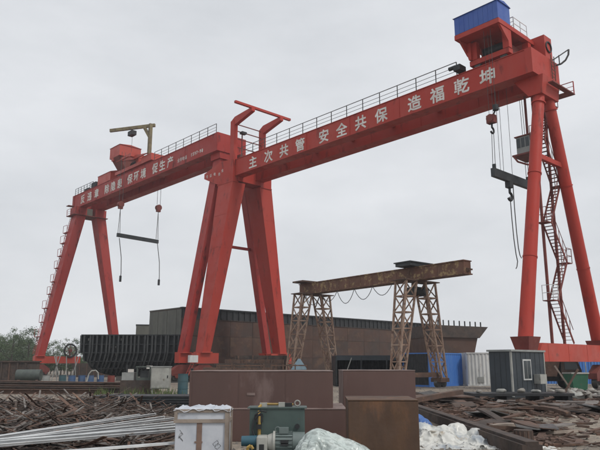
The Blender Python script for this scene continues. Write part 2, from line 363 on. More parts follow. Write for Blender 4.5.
# operator's cab
o = MB().box((2.7, 2.0, 17.2), (4.2, 3.1, 18.6)).build('operator_cab', GREY, main)
MB().box((2.6, 1.9, 18.6), (4.3, 3.2, 18.68)).build('cab_roof', DRED, o)
for q in range(3): MB().box((2.688, 2.08+.35*q, 17.75), (2.702, 2.36+.35*q, 18.5)).build('cab_window', GLASS, o)
MB().box((2.8, 1.985, 17.2), (4.2, 2.002, 18.55)).build('cab_side_panel', RED, o)
MB().box((2.3, 1.8, 17.05), (4.4, 3.3, 17.17)).build('cab_platform', DRED, main)
MB().path([(2.3, 3.2, 17.1), (2.35, 2.9, 16.6), (2.6, 2.3, 16.3), (3.0, 1.5, 16.1)], .07).build('cab_bracket', DRED, main)
MB().bar((3.6, 2.6, 18.68), (3.6, 2.6, 22.1), .14).build('cab_hanger', DRED, main)
# cable hoops and end ladder on the right end
b = MB().bar((3.2, .1, 24.0), (3.9, -1.0, 24.8), .07).path([(3.9, -1.0, 24.8), (3.9, -.95, 24.4), (3.8, -.75, 24.0), (3.65, -.45, 23.75), (3.5, -.1, 23.7)], .07).bar((3.5, -.4, 23.7), (3.5, -.4, 24.42), .06)
b.build('cable_hoop', STEEL, main)
ladder(main, (2.95, -.14, 21.65), (2.95, -.14, 24.3), .5, RUST, side=(1, 0, 0), step=.28)
# left-hand head block, rigid box legs, portal
HEAD = [(35.002, 24.0), (37.4, 24.2), (40.6, 23.45), (40.6, 22.85), (37.85, 21.6), (35.002, 21.5)]
for nm, a, c in (('front_head', -.32, .35), ('rear_head', 3.65, 5.2)):
    MB().prism([(y, z) for y, z in HEAD], 'x', a, c).build(nm, RED, main)
MB().box((.352, 35.002, 21.62), (3.648, 36.6, 23.4)).build('end_beam', RED, main)
MB().box((-.36, 34.94, 21.44), (.42, 37.95, 21.54)).build('head_flange', RED, main)
MB().box((3.58, 34.94, 21.44), (5.24, 37.95, 21.54)).build('head_flange', RED, main)
for nm, w, wf in (('front_leg', .55, -2.85), ('rear_leg', 4.4, 7.5)):
    o = MB().taper((w, 36.4, 21.44), (wf, 36.0, 3.0), (1.75, 2.75), (.95, 1.3)).build(nm, RED, main)
    for f in (.2, .4, .6, .8):
        cw, cs, cz = w+(wf-w)*f, 36.4-.4*f, 21.44-18.44*f; aw, as_ = 1.75-.8*f+.02, 2.75-1.45*f+.02; MB().taper((cw, cs, cz+.02), (cw-(w-wf)*.002, cs, cz-.02), (aw, as_), (aw, as_)).build('weld_band', RED, o)
    MB().box((wf-.62, 35.2, 2.9), (wf+.62, 36.8, 3.02)).build('foot_plate', REDB, o)
for a, c in ((-3.9, -1.2), (5.9, 8.9)):
    MB().box((a, 35.55, 1.85), (c, 36.45, 2.9)).build('base_beam', REDB, main)
bogie(main, -2.85, 36, REDB); bogie(main, 7.5, 36, REDB)
o = MB().box((-4.95, 35.2, 1.95), (-3.95, 35.5, 2.65)).build('control_box', OFFW, main)
MB().box((-4.2, 35.502, 2.1), (-3.85, 36.0, 2.3)).build('box_bracket', STEEL, main)
ladder(main, (-5.0, 35.9, .25), (-3.95, 35.9, 2.2), .5, REDB, side=(0, 1, 0))
for w in (-.05, 4.05):
    b = MB().box((w-.25, 35.0, 24.0), (w+.25, 35.7, 28.55)).prism([(35.7, 28.55), (35.0, 28.0), (31.9, 28.75), (31.9, 29.2), (35.0, 28.95)], 'x', w-.22, w+.22)
    b.build('portal_column', RED, main)
MB().box((-2.3, 32.1, 29.2), (5.6, 32.4, 29.45)).build('portal_beam', RED, main)
for k, zq in enumerate((25.6, 26.6, 27.5, 28.3)):
    MB().bar((.15, 35.35, zq), (3.85, 35.35, zq), .09).build('portal_rail', DRED, main)
MB().bar((1.1, 35.35, 23.5), (1.1, 35.35, 27.3), .1).build('lamp_post', DRED, main)
MB().box((.7, 34.8, 27.2), (1.35, 35.3, 27.45)).build('floodlight', BLACK, main)
MB().box((.36, 34.6, 23.6), (1.3, 35.6, 24.6)).box((2.0, 35.1, 23.41), (3.4, 36.2, 24.3)).build('switch_cabinet', DRED, main)
for k, (s, z) in enumerate(((37.0, 23.1), (37.6, 22.8), (38.5, 23.0), (39.3, 23.0), (40.0, 23.0))):
    glyph('业务电话号'[k], .42, main, WHITE, (-.327, s, z), (0, -1, 0), (0, 0, 1), bold=.0)

# ------------------------------------------------------------------ second crane
far = thing('gantry_crane', 'farther red gantry crane on the left, its slogan in twelve smaller characters', 'gantry crane', A2, YAW, 'red gantry cranes')
girder(far, 'front_girder', 0, 1.05, .5, 39.0, 25.8, 28, RED2); girder(far, 'rear_girder', 2.95, 4, .5, 39.0, 25.8, 28, RED2)
MB().box((-.07, -.03, 25.8), (4.07, .498, 28.003)).build('end_beam', RED2, far)
MB().box((-.07, 39.002, 25.8), (4.07, 39.6, 28.003)).build('end_beam', RED2, far)
for k in range(1, 7): MB().box((1.05, 5.5*k-.2, 26.7), (2.95, 5.5*k+.2, 27.3)).build('cross_tie', RED2, far)
for ch, s in zip('反违章除隐患保环境促生产', (35.9, 33.5, 31.1, 27.7, 25.75, 23.8, 20.8, 19.0, 17.1, 14.0, 12.2, 10.3)):
    glyph(ch, 1.45, far, WHITE, (-.012, s, 26.85), (0, -1, 0), (0, 0, 1), wide=1.02)
for ch, s in zip('业务电话', (8.3, 7.75, 7.2, 6.65)): glyph(ch, .55, far, WHITE, (-.012, s, 26.55), (0, -1, 0), (0, 0, 1), bold=.005)
for ch, s in zip('1597-98', (5.4, 5.0, 4.6, 4.2, 3.85, 3.5, 3.1)): glyph(ch, .6, far, WHITE, (-.012, s, 26.55), (0, -1, 0), (0, 0, 1), bold=.01)
railing(far, -.02, [.3+1.75*k for k in range(9)], 28); railing(far, -.02, [32.5+1.05*k for k in range(7)], 28, 1.0, BLACK)
MB().box((.1, 31.9, 28), (1.0, 33.4, 28.9)).box((.2, 34.6, 28), (.9, 36, 28.5)).build('cable_box', BLACK, far)
for nm, wt, wf, s, sf in (('front_leg', 1.2, -2.95, 1.0, .9), ('rear_leg', 4.2, 8.4, 1.0, .9), ('front_leg', .35, -3.95, 37.7, 37.7), ('rear_leg', 3.6, 8.1, 37.7, 37.7)):
    big = s > 10
    o = MB().taper((wt, s, 25.0 if not big else 24.6), (wf, sf, 3.0), ((1.1, 1.4) if wf < 0 else (.75, .95)) if not big else (1.55, 1.9), ((.85, 1.0) if wf < 0 else (.65, .8)) if not big else (1.0, 1.35)).build(nm, RED2, far)
    MB().box((wf-.6, sf-.75, 2.9), (wf+.6, sf+.75, 3.02)).build('foot_plate', REDB, o)
    a, c = (wf-.8, wf+1.5) if not big else ((wf-.8, wf+6.0) if wf < 0 else (wf-4, wf+.8))
    MB().box((a, sf-.42, 1.9), (c, sf+.42, 2.9)).build('base_beam', REDB, far); bogie(far, wf, sf, REDB)
MB().box((.4, .1, 25.0), (4.7, 1.9, 25.8)).build('leg_head', RED2, far)
MB().bar((-.6, .95, 15.0), (6.05, .95, 15.0), .26, .3).build('cross_brace', RED2, far)
MB().box((-.6, 36.7, 24.6), (1.2, 38.7, 25.8)).box((2.6, 36.7, 24.6), (4.4, 38.7, 25.8)).build('leg_head', RED2, far)
MB().box((1.2, 36.9, 24.55), (2.2, 38.2, 25.75)).build('motor_cabinet', OLIVE, far)
MB().box((-1.0, 36.4, 24.45), (4.6, 39.3, 24.55)).box((-1.0, 38.7, 26.2), (-.1, 39.7, 26.28)).build('service_platform', DRED, far)
railing(far, -.95, [36.5, 37.9, 39.25], 24.55, 1.0, RED2)
b = MB(); p = Vector((-.1, 38.75, 24.4)); q = Vector((-4.25, 38.5, 3.2))
b.bar(p+Vector((-.25, .0, 0)), q+Vector((-.25, .0, 0)), .05).bar(p+Vector((-.25, .5, 0)), q+Vector((-.25, .5, 0)), .05)
for k in range(1, 66): b.bar(p.lerp(q, k/66)+Vector((-.25, 0, 0)), p.lerp(q, k/66)+Vector((-.25, .5, 0)), .03)
b.build('ladder', RED2, far)
for t in (.12, .2, .3, .39, .49, .58, .68, .78, .88):
    c = p.lerp(q, t); wd = 1.5 if int(t*100) % 4 == 0 or t > .8 else 1.0
    o = MB().box((c.x-.55, c.y-.5, c.z-.06), (c.x+.35, c.y+wd*.7, c.z+.02)).bar((c.x-.3, c.y+wd*.7-.1, c.z), (c.x-.2, c.y-.2, c.z-1.3), .07).build('landing', RED2, far)
    b = MB()
    for x, y in ((c.x-.53, c.y+wd*.7-.03), (c.x-.53, c.y-.4)): b.bar((x, y, c.z), (x, y, c.z+1.1), .05)
    b.bar((c.x-.53, c.y+wd*.7-.03, c.z+1.1), (c.x-.53, c.y-.4, c.z+1.1), .05); b.build('landing_rail', RED2, o)
b = MB().ring((.35, 37.15, 3.75), .92, .13, 'y', 24); o = b.build('cable_reel', RUBBER, far, True)
b = MB().tube((.35, 36.95, 3.75), (.35, 37.4, 3.75), .22, n=14)
for k in range(8): b.bar((.35, 37.15, 3.75), (.35+.9*math.cos(k*.785), 37.15, 3.75+.9*math.sin(k*.785)), .06)
b.build('spokes', DRED, o)
MB().bar((.35, 37.3, 2.9), (.35, 37.3, 3.6), .18).build('reel_stand', DRED, far)

# crane runway rails on the ground
for nm, base, s, a, c in (('crane_rail', A1, .35, -25, 60), ('crane_rail', A1, 36.0, -25, 60), ('crane_rail', A2, .9, -30, 60), ('crane_rail', A2, 37.7, -30, 60)):
    o = MB().box((a, s-.06, .02), (c, s+.06, .11)).box((a, s-.3, 0), (c, s+.3, .03)).build(nm, STEEL)
    o.location = base; o.rotation_euler = (0, 0, R(YAW)); o['kind'] = 'structure'

# ------------------------------------------------------------------ trolleys and hooks
def wheelset(root, ws, ss, z, m):
    for w in ws:
        for s in ss: MB().tube((w-.12, s, z+.28), (w+.12, s, z+.28), .28, n=14).build('wheel', m, root, True)
tr = thing('hoist_trolley', 'hoist trolley with a blue machine house on top of the right crane girder', 'hoist trolley', A1, YAW, 'hoist trolleys')
wheelset(tr, (.525, 3.475), (2.4, 4.6), 24.14, STEEL)
b = MB()
for w in (.3, 3.2): b.box((w, 1.85, 24.45), (w+.55, 5.2, 24.85))
b.build('end_carriage', RED, tr)
for w in (.25, 3.25):
    for s in (2.05, 4.75): MB().box((w, s-.25, 24.85), (w+.45, s+.25, 26.3)).build('column', RED, tr)
MB().box((-1.1, 1.75, 26.3), (.0, 5.55, 26.68)).box((3.3, 1.75, 26.3), (5.5, 5.55, 26.62)).box((0, 1.75, 26.3), (3.3, 2.2, 26.66)).box((0, 5.0, 26.3), (3.3, 5.5, 26.66)).box((0, 2.2, 26.55), (3.3, 5.0, 26.62)).build('deck', RED, tr)
MB().prism([(4.9, 24.85), (5.1, 24.85), (5.5, 26.3), (4.9, 26.3)], 'x', .05, .7).build('side_bracket', RED, tr)
MB().prism([(-.95, 26.3), (.25, 26.3), (.25, 25.3)], 'y', 1.8, 1.95).prism([(-.95, 26.3), (.25, 26.3), (.25, 25.3)], 'y', 5.2, 5.35).build('overhang_bracket', RED, tr)
o = MB().box((-1.1, 1.78, 26.7), (.65, 5.5, 28.1)).build('machine_house', BLUE, tr)
MB().prism([(-1.2, 28.1), (.75, 28.1), (-.22, 28.32)], 'y', 1.7, 5.6).build('house_roof', BLUE, o)
for k in range(1, 9): MB().box((-1.115, 1.78+.41*k-.015, 26.75), (-1.1, 1.78+.41*k+.015, 28.05)).build('panel_rib', BLUE, o)
MB().tube((1.3, 2.6, 25.55), (1.3, 4.4, 25.55), .42, n=18).build('hoist_drum', BLACK, tr, True); MB().tube((2.6, 2.6, 25.55), (2.6, 4.4, 25.55), .42, n=18).build('hoist_drum', BLACK, tr, True)
MB().box((.9, 2.5, 24.9), (3.1, 2.62, 25.9)).box((.9, 4.4, 24.9), (3.1, 4.5, 25.9)).build('drum_bracket', DRED, tr)
MB().box((1.4, 2.7, 24.5), (2.4, 3.4, 25.1)).box((.85, 3.6, 24.86), (1.4, 4.3, 25.12)).build('gearbox', GREY, tr)
MB().box((4.15, .9, 24.5), (5.3, 2.3, 26.9)).build('rear_cabinet', RED, tr)
MB().ring((4.7, .85, 26.0), .42, .06, 'y', 18).build('cable_coil', BLACK, tr, True)
railing(tr, 1.2, [1.8, 2.6], 26.68, .95, OFFW)
b = MB()
for w in (1.2, 2.2, 3.2): b.bar((w, 1.8, 26.65), (w, 1.8, 27.6), .04)
for zq in (27.1, 27.6): b.bar((1.2, 1.8, zq), (3.2, 1.8, zq), .035)
b.build('deck_railing', OFFW, tr)
MB().box((-.5, 5.6, 24.16), (.35, 6.2, 24.6)).tube((-.3, 6.1, 24.55), (-.3, 6.7, 24.55), .16, n=10).build('travel_motor', BLACK, tr)

def hook_mb(c, k=1.):
    c = Vector(c); b = MB()
    pts = [c+Vector((0, 0, .0)), c+Vector((0, 0, -.25*k))]
    for t in range(9):
        q = R(90 - 30*t); pts.append(c+Vector((.17*k*math.cos(q), 0, -.42*k+.17*k*math.sin(q))))
    return b.path(pts, .055*k, 8)
hk = thing('hook_block', 'small dark hook block dangling from the right crane, above the spreader beam', 'hook block', A1, YAW)
c = Vector((-.6, 3.15, 19.25))
MB().box(c+Vector((-.22, -.3, -.3)), c+Vector((.22, .3, .3))).tube(c+Vector((-.26, 0, .05)), c+Vector((.26, 0, .05)), .3, n=16).build('sheave_case', DRED, hk)
hook_mb(c+Vector((0, 0, -.3)), 1.3).build('hook', BLACK, hk, True)
MB().bar(c+Vector((-.1, .1, .3)), (-.7, 3.25, 26.3), .02).bar(c+Vector((.1, -.1, .3)), (-.5, 3.05, 26.3), .02).build('rope', ROPE, hk)
MB().tube(c+Vector((-.1, -.45, .55)), c+Vector((-.1, -.45, .95)), .22, n=12).bar(c+Vector((-.1, -.4, .55)), c+Vector((-.1, -.2, .2)), .08).build('overload_limiter', BLACK, hk)
MB().bar((-.1, -.45+3.15, 20.0), (-.1-.6, 2.7, 20.2), .02).bar(c+Vector((-.1, -.45, .95)), (-.7, 2.7, 26.3), .025).build('limiter_cable', ROPE, hk)
lb = thing('spreader_beam', 'long dark spreader beam hung below the right crane between its ropes', 'spreader beam', A1, YAW, 'spreader beams')
MB().bar((-1.0, 3.1, 15.15), (4.3, 3.1, 15.15), .3, .62).build('beam', BLKG, lb)
for w in (-.75, 4.05):
    MB().box((w-.06, 2.98, 15.45), (w+.06, 3.22, 15.8)).build('lug', BLKG, lb)
    MB().bar((w, 3.0, 15.7), (w*.92+.1, 3.05, 18.4 if w < 0 else 26.3), .03).bar((w, 3.2, 15.7), (w*.92+.1, 3.2, 18.4 if w < 0 else 26.3), .03).build('rope', ROPE, lb)
for w, s in ((1.0, 3.6), (1.45, 3.6), (2.6, 3.55)): MB().bar((w, s, 15.4), (w, s, 26.3), .024).build('rope', ROPE, lb)
o = MB().box((.95, 2.9, 14.4), (1.45, 3.3, 14.85)).build('hook_head', BLACK, lb); hook_mb((1.2, 3.1, 14.45), 1.7).build('hook', BLACK, o, True)
MB().path([(1.2, 3.1, 13.75), (1.22, 3.1, 12.2), (1.3, 3.1, 10.6), (1.45, 3.1, 9.5), (1.6, 3.1, 9.0), (1.45, 3.1, 8.6), (1.3, 3.1, 8.45)], .035).build('sling', ROPE, lb)
MB().path([(1.75, 3.1, 14.9), (1.72, 3.1, 13.0), (1.76, 3.1, 11.2), (1.86, 3.1, 10.0), (2.0, 3.1, 9.5), (2.2, 3.1, 9.3)], .035).build('sling', ROPE, lb)

tl = thing('hoist_trolley', 'red hoist trolley with a boxy cabin on top of the left crane girder', 'hoist trolley', A2, YAW, 'hoist trolleys')
wheelset(tl, (.525, 3.475), (17.5, 25.2), 28.14, STEEL)
MB().box((.25, 16.6, 28.5), (.85, 26, 28.95)).box((3.15, 16.6, 28.5), (3.75, 26, 28.95)).build('end_carriage', REDB, tl)
MB().box((-.9, 19.2, 29.6), (4.6, 19.8, 30.1)).box((-.9, 24.4, 30.2), (4.6, 25.0, 30.6)).box((-.5, 19.8, 30.0), (-.1, 24.4, 30.35)).build('deck_beam', REDB, tl)
for w in (.3, 3.3):
    for s in (19.5, 24.7): MB().box((w, s-.25, 28.95), (w+.45, s+.25, 30.2 if s > 20 else 29.6)).build('column', REDB, tl)
o = MB().box((-.9, 22.6, 30.62), (2.4, 25.6, 32.2)).build('machine_house', REDB, tl)
MB().prism([(-1.0, 32.2), (2.5, 32.2), (.7, 32.4)], 'y', 22.5, 25.7).build('house_roof', REDB, o)
MB().prism([(-.9, 30.61), (1.8, 30.61), (1.4, 29.0), (.3, 29.0)], 'y', 23.0, 25.2).build('house_stool', DRED, tl)
MB().tube((1.6, 21.2, 29.6), (1.6, 23.8, 29.6), .55, n=18).build('hoist_drum', BLACK, tl, True)
MB().box((.9, 20.9, 28.96), (3.2, 21.2, 29.9)).box((.9, 23.8, 28.96), (3.2, 24.0, 29.9)).build('drum_bracket', DRED, tl)
MB().box((.0, 15.2, 28.35), (2.4, 17.8, 29.3)).build('front_cabinet', REDB, tl)
MB().prism([(15.6, 29.31), (19.5, 29.31), (24.5, 30.2), (24.5, 30.5)], 'x', -.35, -.15).build('side_brace', REDB, tl)
b2 = thing('trolley_cabin', 'low red cabinet sitting on the left crane girder near its far end', 'cabinet', A2, YAW)
MB().box((.0, 26.9, 28.02), (2.4, 31.0, 29.35)).build('cabinet_body', REDB, b2)
MB().prism([(-.1, 29.35), (2.5, 29.35), (1.2, 29.75)], 'y', 26.8, 31.1).build('cabinet_roof', REDB, b2)
jb = thing('davit_jib', 'faded yellow davit jib standing above the left crane trolley', 'jib crane', A2, YAW)
MB().bar((.5, 16.7, 29.31), (.5, 16.7, 33.9), .42, .42).build('post', OLIVEY, jb)
MB().bar((1.0, 16.4, 33.75), (-2.9, 21.8, 33.45), .32, .42).build('arm', OLIVEY, jb)
MB().bar((.5, 16.7, 31.9), (.0, 17.5, 33.5), .3, .4).build('knee_brace', OLIVEY, jb)
MB().box((-1.3, 18.5, 32.5), (-.6, 19.7, 33.1)).build('hoist', BLACK, jb)
MB().bar((-.9, 19.1, 32.5), (-.9, 19.1, 30.2), .03).build('rope', ROPE, jb)
lf = thing('spreader_beam', 'dark spreader beam hung below the left crane on two ropes', 'spreader beam', A2, YAW, 'spreader beams')
MB().bar((-1.8, 20, 18.6), (4.4, 20, 18.45), .3, .5).build('beam', BLKG, lf)
for w, zt in ((-1.55, 22.3), (4.2, 22.8)):
    MB().bar((w-.15, 20, 18.8), (w, 20, zt), .05).bar((w+.15, 20, 18.8), (w, 20, zt), .05).build('sling', ROPE, lf)
    o = MB().box((w-.28, 19.8, zt-.1), (w+.28, 20.2, zt+.75)).tube((w, 19.75, zt+.5), (w, 20.25, zt+.5), .42, n=16).build('hook_block', DRED, lf)
    MB().bar((w-.25, 20, zt+.9), (w-.25, 20, 30.2), .04).bar((w+.25, 20, zt+.9), (w+.25, 20, 30.2), .04).build('rope', ROPE, lf)
    MB().path([(w+.1, 20, 18.2), (w+.55, 20, 15.6), (w+.65, 20, 13.6), (w+.6, 20, 12.7)], .05).build('sling', ROPE, lf)
    MB().box((w+.48, 19.9, 12.4), (w+.72, 20.1, 13.2)).build('sling_end', BLACK, lf)

# ------------------------------------------------------------------ small rusty gantry
sg = thing('small_gantry_crane', 'small rusty gantry crane on lattice legs with a peeling box girder', 'gantry crane', (11.83, 44.83, 0), 38.9)
GLn = 18.9
MB().box((0, .3, 8.13), (.8, GLn, 9.0)).box((-.12, .25, 8.05), (.92, GLn+.05, 8.13)).box((-.08, .25, 9.0), (.88, GLn+.05, 9.07)).build('girder', OLDY, sg)
for k in range(1, 14): MB().box((-.02, GLn*k/14-.015, 8.13), (0, GLn*k/14+.015, 9.0)).build('web_seam', OLDY, sg)
MB().box((.25, .2, 8.25), (.55, .3, 8.5)).bar((.4, .2, 8.4), (.4, -.1, 8.35), .12).build('end_stop', RUST, sg)
def lattice(w0, s0, z0, w1, z1, wd0, wd1, ds0=.55):
    b = MB(); cor = []
    for i, j in ((-1, -1), (1, -1), (1, 1), (-1, 1)):
        p = Vector((w0+i*wd0/2, s0+j*ds0, z0)); q = Vector((w1+i*wd1/2, s0+j*ds0*.75, z1)); b.bar(p, q, .13); cor.append((p, q))
    n = 6
    for f in range(4):
        (p, q), (r, t) = cor[f], cor[(f+1) % 4]
        for k in range(n+1):
            b.bar(p.lerp(q, k/n), r.lerp(t, k/n), .09)
            if k < n:
                if k % 2: b.bar(p.lerp(q, k/n), r.lerp(t, (k+1)/n), .075)
                else: b.bar(r.lerp(t, k/n), p.lerp(q, (k+1)/n), .075)
    return b
for s in (5.2, 17.6):
    for w0, w1 in ((-.62, -1.95), (1.5, 2.85)):
        o = lattice(w0, s, 8.0, w1, .75, 1.15, .58).build('lattice_leg', TRUSS, sg)
        MB().box((w1-.5, s-.5, .45), (w1+.5, s+.5, .75)).build('leg_shoe', RUST, o)
        MB().tube((w1-.3, s-.15, .35), (w1-.3, s+.15, .35), .3, n=14).tube((w1+.3, s-.15, .35), (w1+.3, s+.15, .35), .3, n=14).build('wheels', STEEL, o)
    MB().box((-1.5, s-.7, 7.98), (2.5, s+.7, 8.05)).build('leg_cap', RUST, sg)
    MB().bar((-1.95, s, 1.0), (2.85, s, 1.0), .25, .35).build('sill_beam', RUST, sg)
MB().box((-.9, 4.5, 9.1), (1.6, 6.0, 9.35)).box((-1.0, 4.4, 9.35), (1.7, 6.1, 9.43)).build('power_roof', BLKG, sg)
MB().box((-1.0, 17.2, 9.08), (1.6, 18.7, 9.22)).build('end_deck', RUST, sg)
o = MB().box((.9, 5.6, 7.0), (1.9, 6.8, 7.7)).tube((1.3, 4.9, 7.3), (1.3, 6.9, 7.3), .32, n=16).build('hoist', BLKG, sg)
MB().bar((1.3, 6.2, 7.6), (1.3, 6.2, 8.04), .2).build('hoist_bracket', RUST, sg)
b = MB()
for k in range(5):
    s0 = 7.2 + 2.15*k; pts = [(-.05, s0+2.15*t/8, 7.98 - 1.15*(1-(2*t/8-1)**2)*(.7+.15*(k % 3))) for t in range(9)]; b.path(pts, .028, 5)
b.build('festoon_cable', ROPE, sg)

# ------------------------------------------------------------------ ships under construction
bg_ = thing('barge_hull', 'long rusty barge hull standing behind the crane legs', 'barge', A1, YAW)
S0, S1 = 44., 51.3; NP = 14
MB().box((-.5, S0+.05, .6), (48, S1, 8.1)).build('hull_body', HULL, bg_)
pw = 48.5/NP
for k in range(NP):
    for j, (za, zb) in enumerate(((.6, 2.6), (2.6, 5.0), (5.0, 6.9))):
        r = random.Random(k*7+j); d = r.uniform(0, .05)
        MB().box((-.5+pw*k+.015, S0-.02-d, za+.012), (-.5+pw*(k+1)-.015, S0+.045, zb-.012)).build('hull_plate', HULL, bg_)
MB().box((-.52, S0-.12, 6.92), (48, S0+.04, 7.0)).build('rubbing_strake', RUSTD, bg_)
me = MB().box((-.05, -.16, 7.0), (.05, .04, 8.1)).mesh('stiffener', BLACK)
for k in range(54): inst(me, 'stiffener', bg_, (-.4+.9*k, S0, 0))
MB().box((-.6, S0-.25, 8.1), (48, S0+.3, 8.25)).box((-.55, S0-.02, 7.0), (48, S0+.045, 8.1)).build('gunwale', BLACK, bg_)
for k in range(7):
    MB().box((-.54-.02*(k % 2), S0+.05+1.03*k, .7), (-.5, S0+.05+1.03*k+1.0, 8.0)).build('end_plate', OLIVE, bg_)
MB().box((-.56, S0, 8.1), (-.3, S1, 8.22)).build('end_coaming', OLIVE, bg_)
for k in range(6): MB().box((4+1.3*k, S0-.9, .6), (4.3+1.3*k, S0-.6, 1.9)).build('keel_block', CONC, bg_)
sh = thing('stern_section', 'raked dark stern section with a row of stanchions behind the white container', 'hull section', (15.9, 76, 0), 12)
MB().prism([(-.6, 1.2), (4.3, 1.2), (5.6, 5.9), (-.6, 6.1)], 'y', 0, 7).build('hull_body', HULL, sh)
MB().prism([(-.65, 4.9), (5.45, 4.8), (6.6, 6.1), (-.65, 6.3)], 'y', -.25, 7.1).build('bulwark', RUSTD, sh)
for k in range(10): MB().box((-.4+.68*k, -.1, 6.2-.03*k), (-.3+.68*k, .05, 6.95-.03*k)).build('stanchion', BLKG, sh)
MB().box((0, .2, 0), (1, 6, 1.2)).build('keel_block', CONC, sh); MB().box((2.6, .2, 0), (3.6, 6, 1.2)).build('keel_block', CONC, sh)

hb = thing('hull_block', 'dark ribbed hull block with open frames and curved bilge, left of the crane legs', 'hull section', (0, 0, 0), 0)
X0, X1, YF = -23.8, -12.4, 70.6
def hullx(z): return 0
prof = [(0, 0, 4.85), (0, .05, 3.0), (.2, .45, 2.1), (.6, 1.2, 1.35), (1.3, 2.2, .8), (2.5, 3.4, .45)]      # (setback from the face, inset of the left end, height)
b = MB()
for (a, xa, za), (c, xc, zc) in zip(prof, prof[1:]):
    b.quadbox([(X0+xa, YF+.55+a, za), (X1, YF+.55+a, za), (X1, YF+.63+a, za), (X0+xa, YF+.63+a, za)], [(X0+xc, YF+.55+c, zc), (X1, YF+.55+c, zc), (X1, YF+.63+c, zc), (X0+xc, YF+.63+c, zc)])
b.build('shell_plate', BLACK, hb)
nr = 26
for k in range(nr):
    x = X0 + (X1-X0)*k/(nr-1) + (random.Random(k).uniform(-.13, .13) if 0 < k < nr-1 else 0); b = MB(); fl = MB()
    for n_, ((a, xa, za), (c, xc, zc)) in enumerate(zip(prof[:5], prof[1:6])):
        if x < X0+xa-.01: break
        lean = (0, 0, -.25, -.6, -1.0, -1.4); pa = max(x+lean[n_], X0+xa); pc = max(x+lean[n_+1], X0+xc)
        b.quadbox([(pa-.03, YF+a, za), (pa+.03, YF+a, za), (pa+.03, YF+.54+a, za), (pa-.03, YF+.54+a, za)], [(pc-.03, YF+c, zc), (pc+.03, YF+c, zc), (pc+.03, YF+.54+c, zc), (pc-.03, YF+.54+c, zc)])
        fl.quadbox([(pa-.09, YF-.04+a, za), (pa+.09, YF-.04+a, za), (pa+.09, YF-.005+a, za), (pa-.09, YF-.005+a, za)], [(pc-.09, YF-.04+c, zc), (pc+.09, YF-.04+c, zc), (pc+.09, YF-.005+c, zc), (pc-.09, YF-.005+c, zc)])
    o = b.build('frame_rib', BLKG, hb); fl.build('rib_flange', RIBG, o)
for z, a, xa in ((4.85, 0, 0), (3.9, 0, 0), (3.0, .0, .05), (2.1, .2, .45), (1.35, .6, 1.2)):
    MB().box((X0+xa, YF+.05+a, z-.05), (X1, YF+.5+a, z+.03)).build('stringer', BLKG, hb)
MB().box((X0, YF-.06, 4.88), (X1, YF+.4, 4.94)).build('top_flange', BLKG, hb)
MB().box((X0, YF+.7, 4.8), (X1, YF+3.2, 4.88)).box((X0+3.4, YF+3.1, .5), (X1, YF+3.2, 4.8)).build('deck_plate', BLKG, hb)
rr = random.Random(5)
for k in range(12):
    x = rr.uniform(X0+.5, X0+4.5); z = rr.choice((3.4, 3.5, 4.25, 4.3, 2.7)); MB().box((x, YF+.5, z), (x+.13, YF+.546, z+.25)).build('lightening_hole', PALEG, hb)
for x in (X0+3.5, X0+7.5, X1-.8): MB().box((x, YF+2.0, 0), (x+.6, YF+3.0, .5)).build('keel_block', CONC, hb)
MB().box((X0+7.3, YF-.12, 1.3), (X0+7.95, YF-.06, 1.62)).build('notice', WHITE, hb)
gb = thing('deckhouse_block', 'small grey steel block showing above the ribbed hull', 'hull section', (-23.3, 92, 0), 14)
MB().box((0, 0, 0), (3.6, 3, 7.2)).build('block_body', OLIVE, gb); MB().box((-.05, -.06, 7.2), (3.66, 3.05, 7.32)).box((2.4, -.05, 1), (2.46, 0, 7.2)).build('block_edge', BLKG, gb)

# ------------------------------------------------------------------ containers, cabin and the shed
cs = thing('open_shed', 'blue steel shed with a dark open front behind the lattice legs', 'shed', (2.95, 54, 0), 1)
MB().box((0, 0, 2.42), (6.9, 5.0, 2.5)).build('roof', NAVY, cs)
MB().corrug((6.9, 5.0), (0, 5.0), .05, 2.42).build('back_wall', BLACK, cs); MB().box((6.82, .05, .05), (6.9, 5.0, 2.42)).build('side_wall', BLACK, cs); MB().box((.06, -.03, 2.1), (6.8, 0, 2.419)).build('fascia', NAVY, cs)  # walls and floor black: the shed's inner shade is put into the colour
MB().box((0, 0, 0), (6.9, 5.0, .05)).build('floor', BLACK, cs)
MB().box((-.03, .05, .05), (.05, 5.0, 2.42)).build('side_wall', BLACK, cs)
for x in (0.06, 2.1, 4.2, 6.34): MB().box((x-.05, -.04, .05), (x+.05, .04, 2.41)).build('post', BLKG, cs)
for k, (x, h) in enumerate(((2.6, 1.0), (5.3, 1.2), (4.3, .7))):
    MB().box((x, 1.2, .05), (x+.6, 1.8, h)).build('stored_box', BLUE2 if k < 2 else GREY, cs)
MB().bar((.4, -.3, .0), (1.3, -.1, 2.3), .06).bar((5.0, -.3, 1.9), (6.3, -.1, 1.0), .06).build('leaning_pole', PALEG, cs)
bc = thing('shipping_container', 'bright blue corrugated container beside the lattice leg', 'container', (10.3, 52.6, 0), 45)
MB().corrug((0, 0), (4.9, 0), .15, 2.6).build('side_wall', BLUE2, bc); MB().corrug((4.9, 2.4), (0, 2.4), .15, 2.6).build('side_wall', BLUE2, bc)
MB().corrug((4.9, .03), (4.9, 2.4), .15, 2.6).build('end_wall', BLUE2, bc); MB().corrug((0, 2.38), (0, .03), .15, 2.6).build('shaded_end_panel', BLACK, bc)  # black sheet across the open end: the shade inside put into its colour
MB().box((-.05, -.07, 2.6), (4.97, 2.45, 2.7)).build('roof', BLUE2, bc); MB().box((-.05, -.07, 0), (4.97, 2.45, .15)).build('floor_frame', BLUE2, bc)
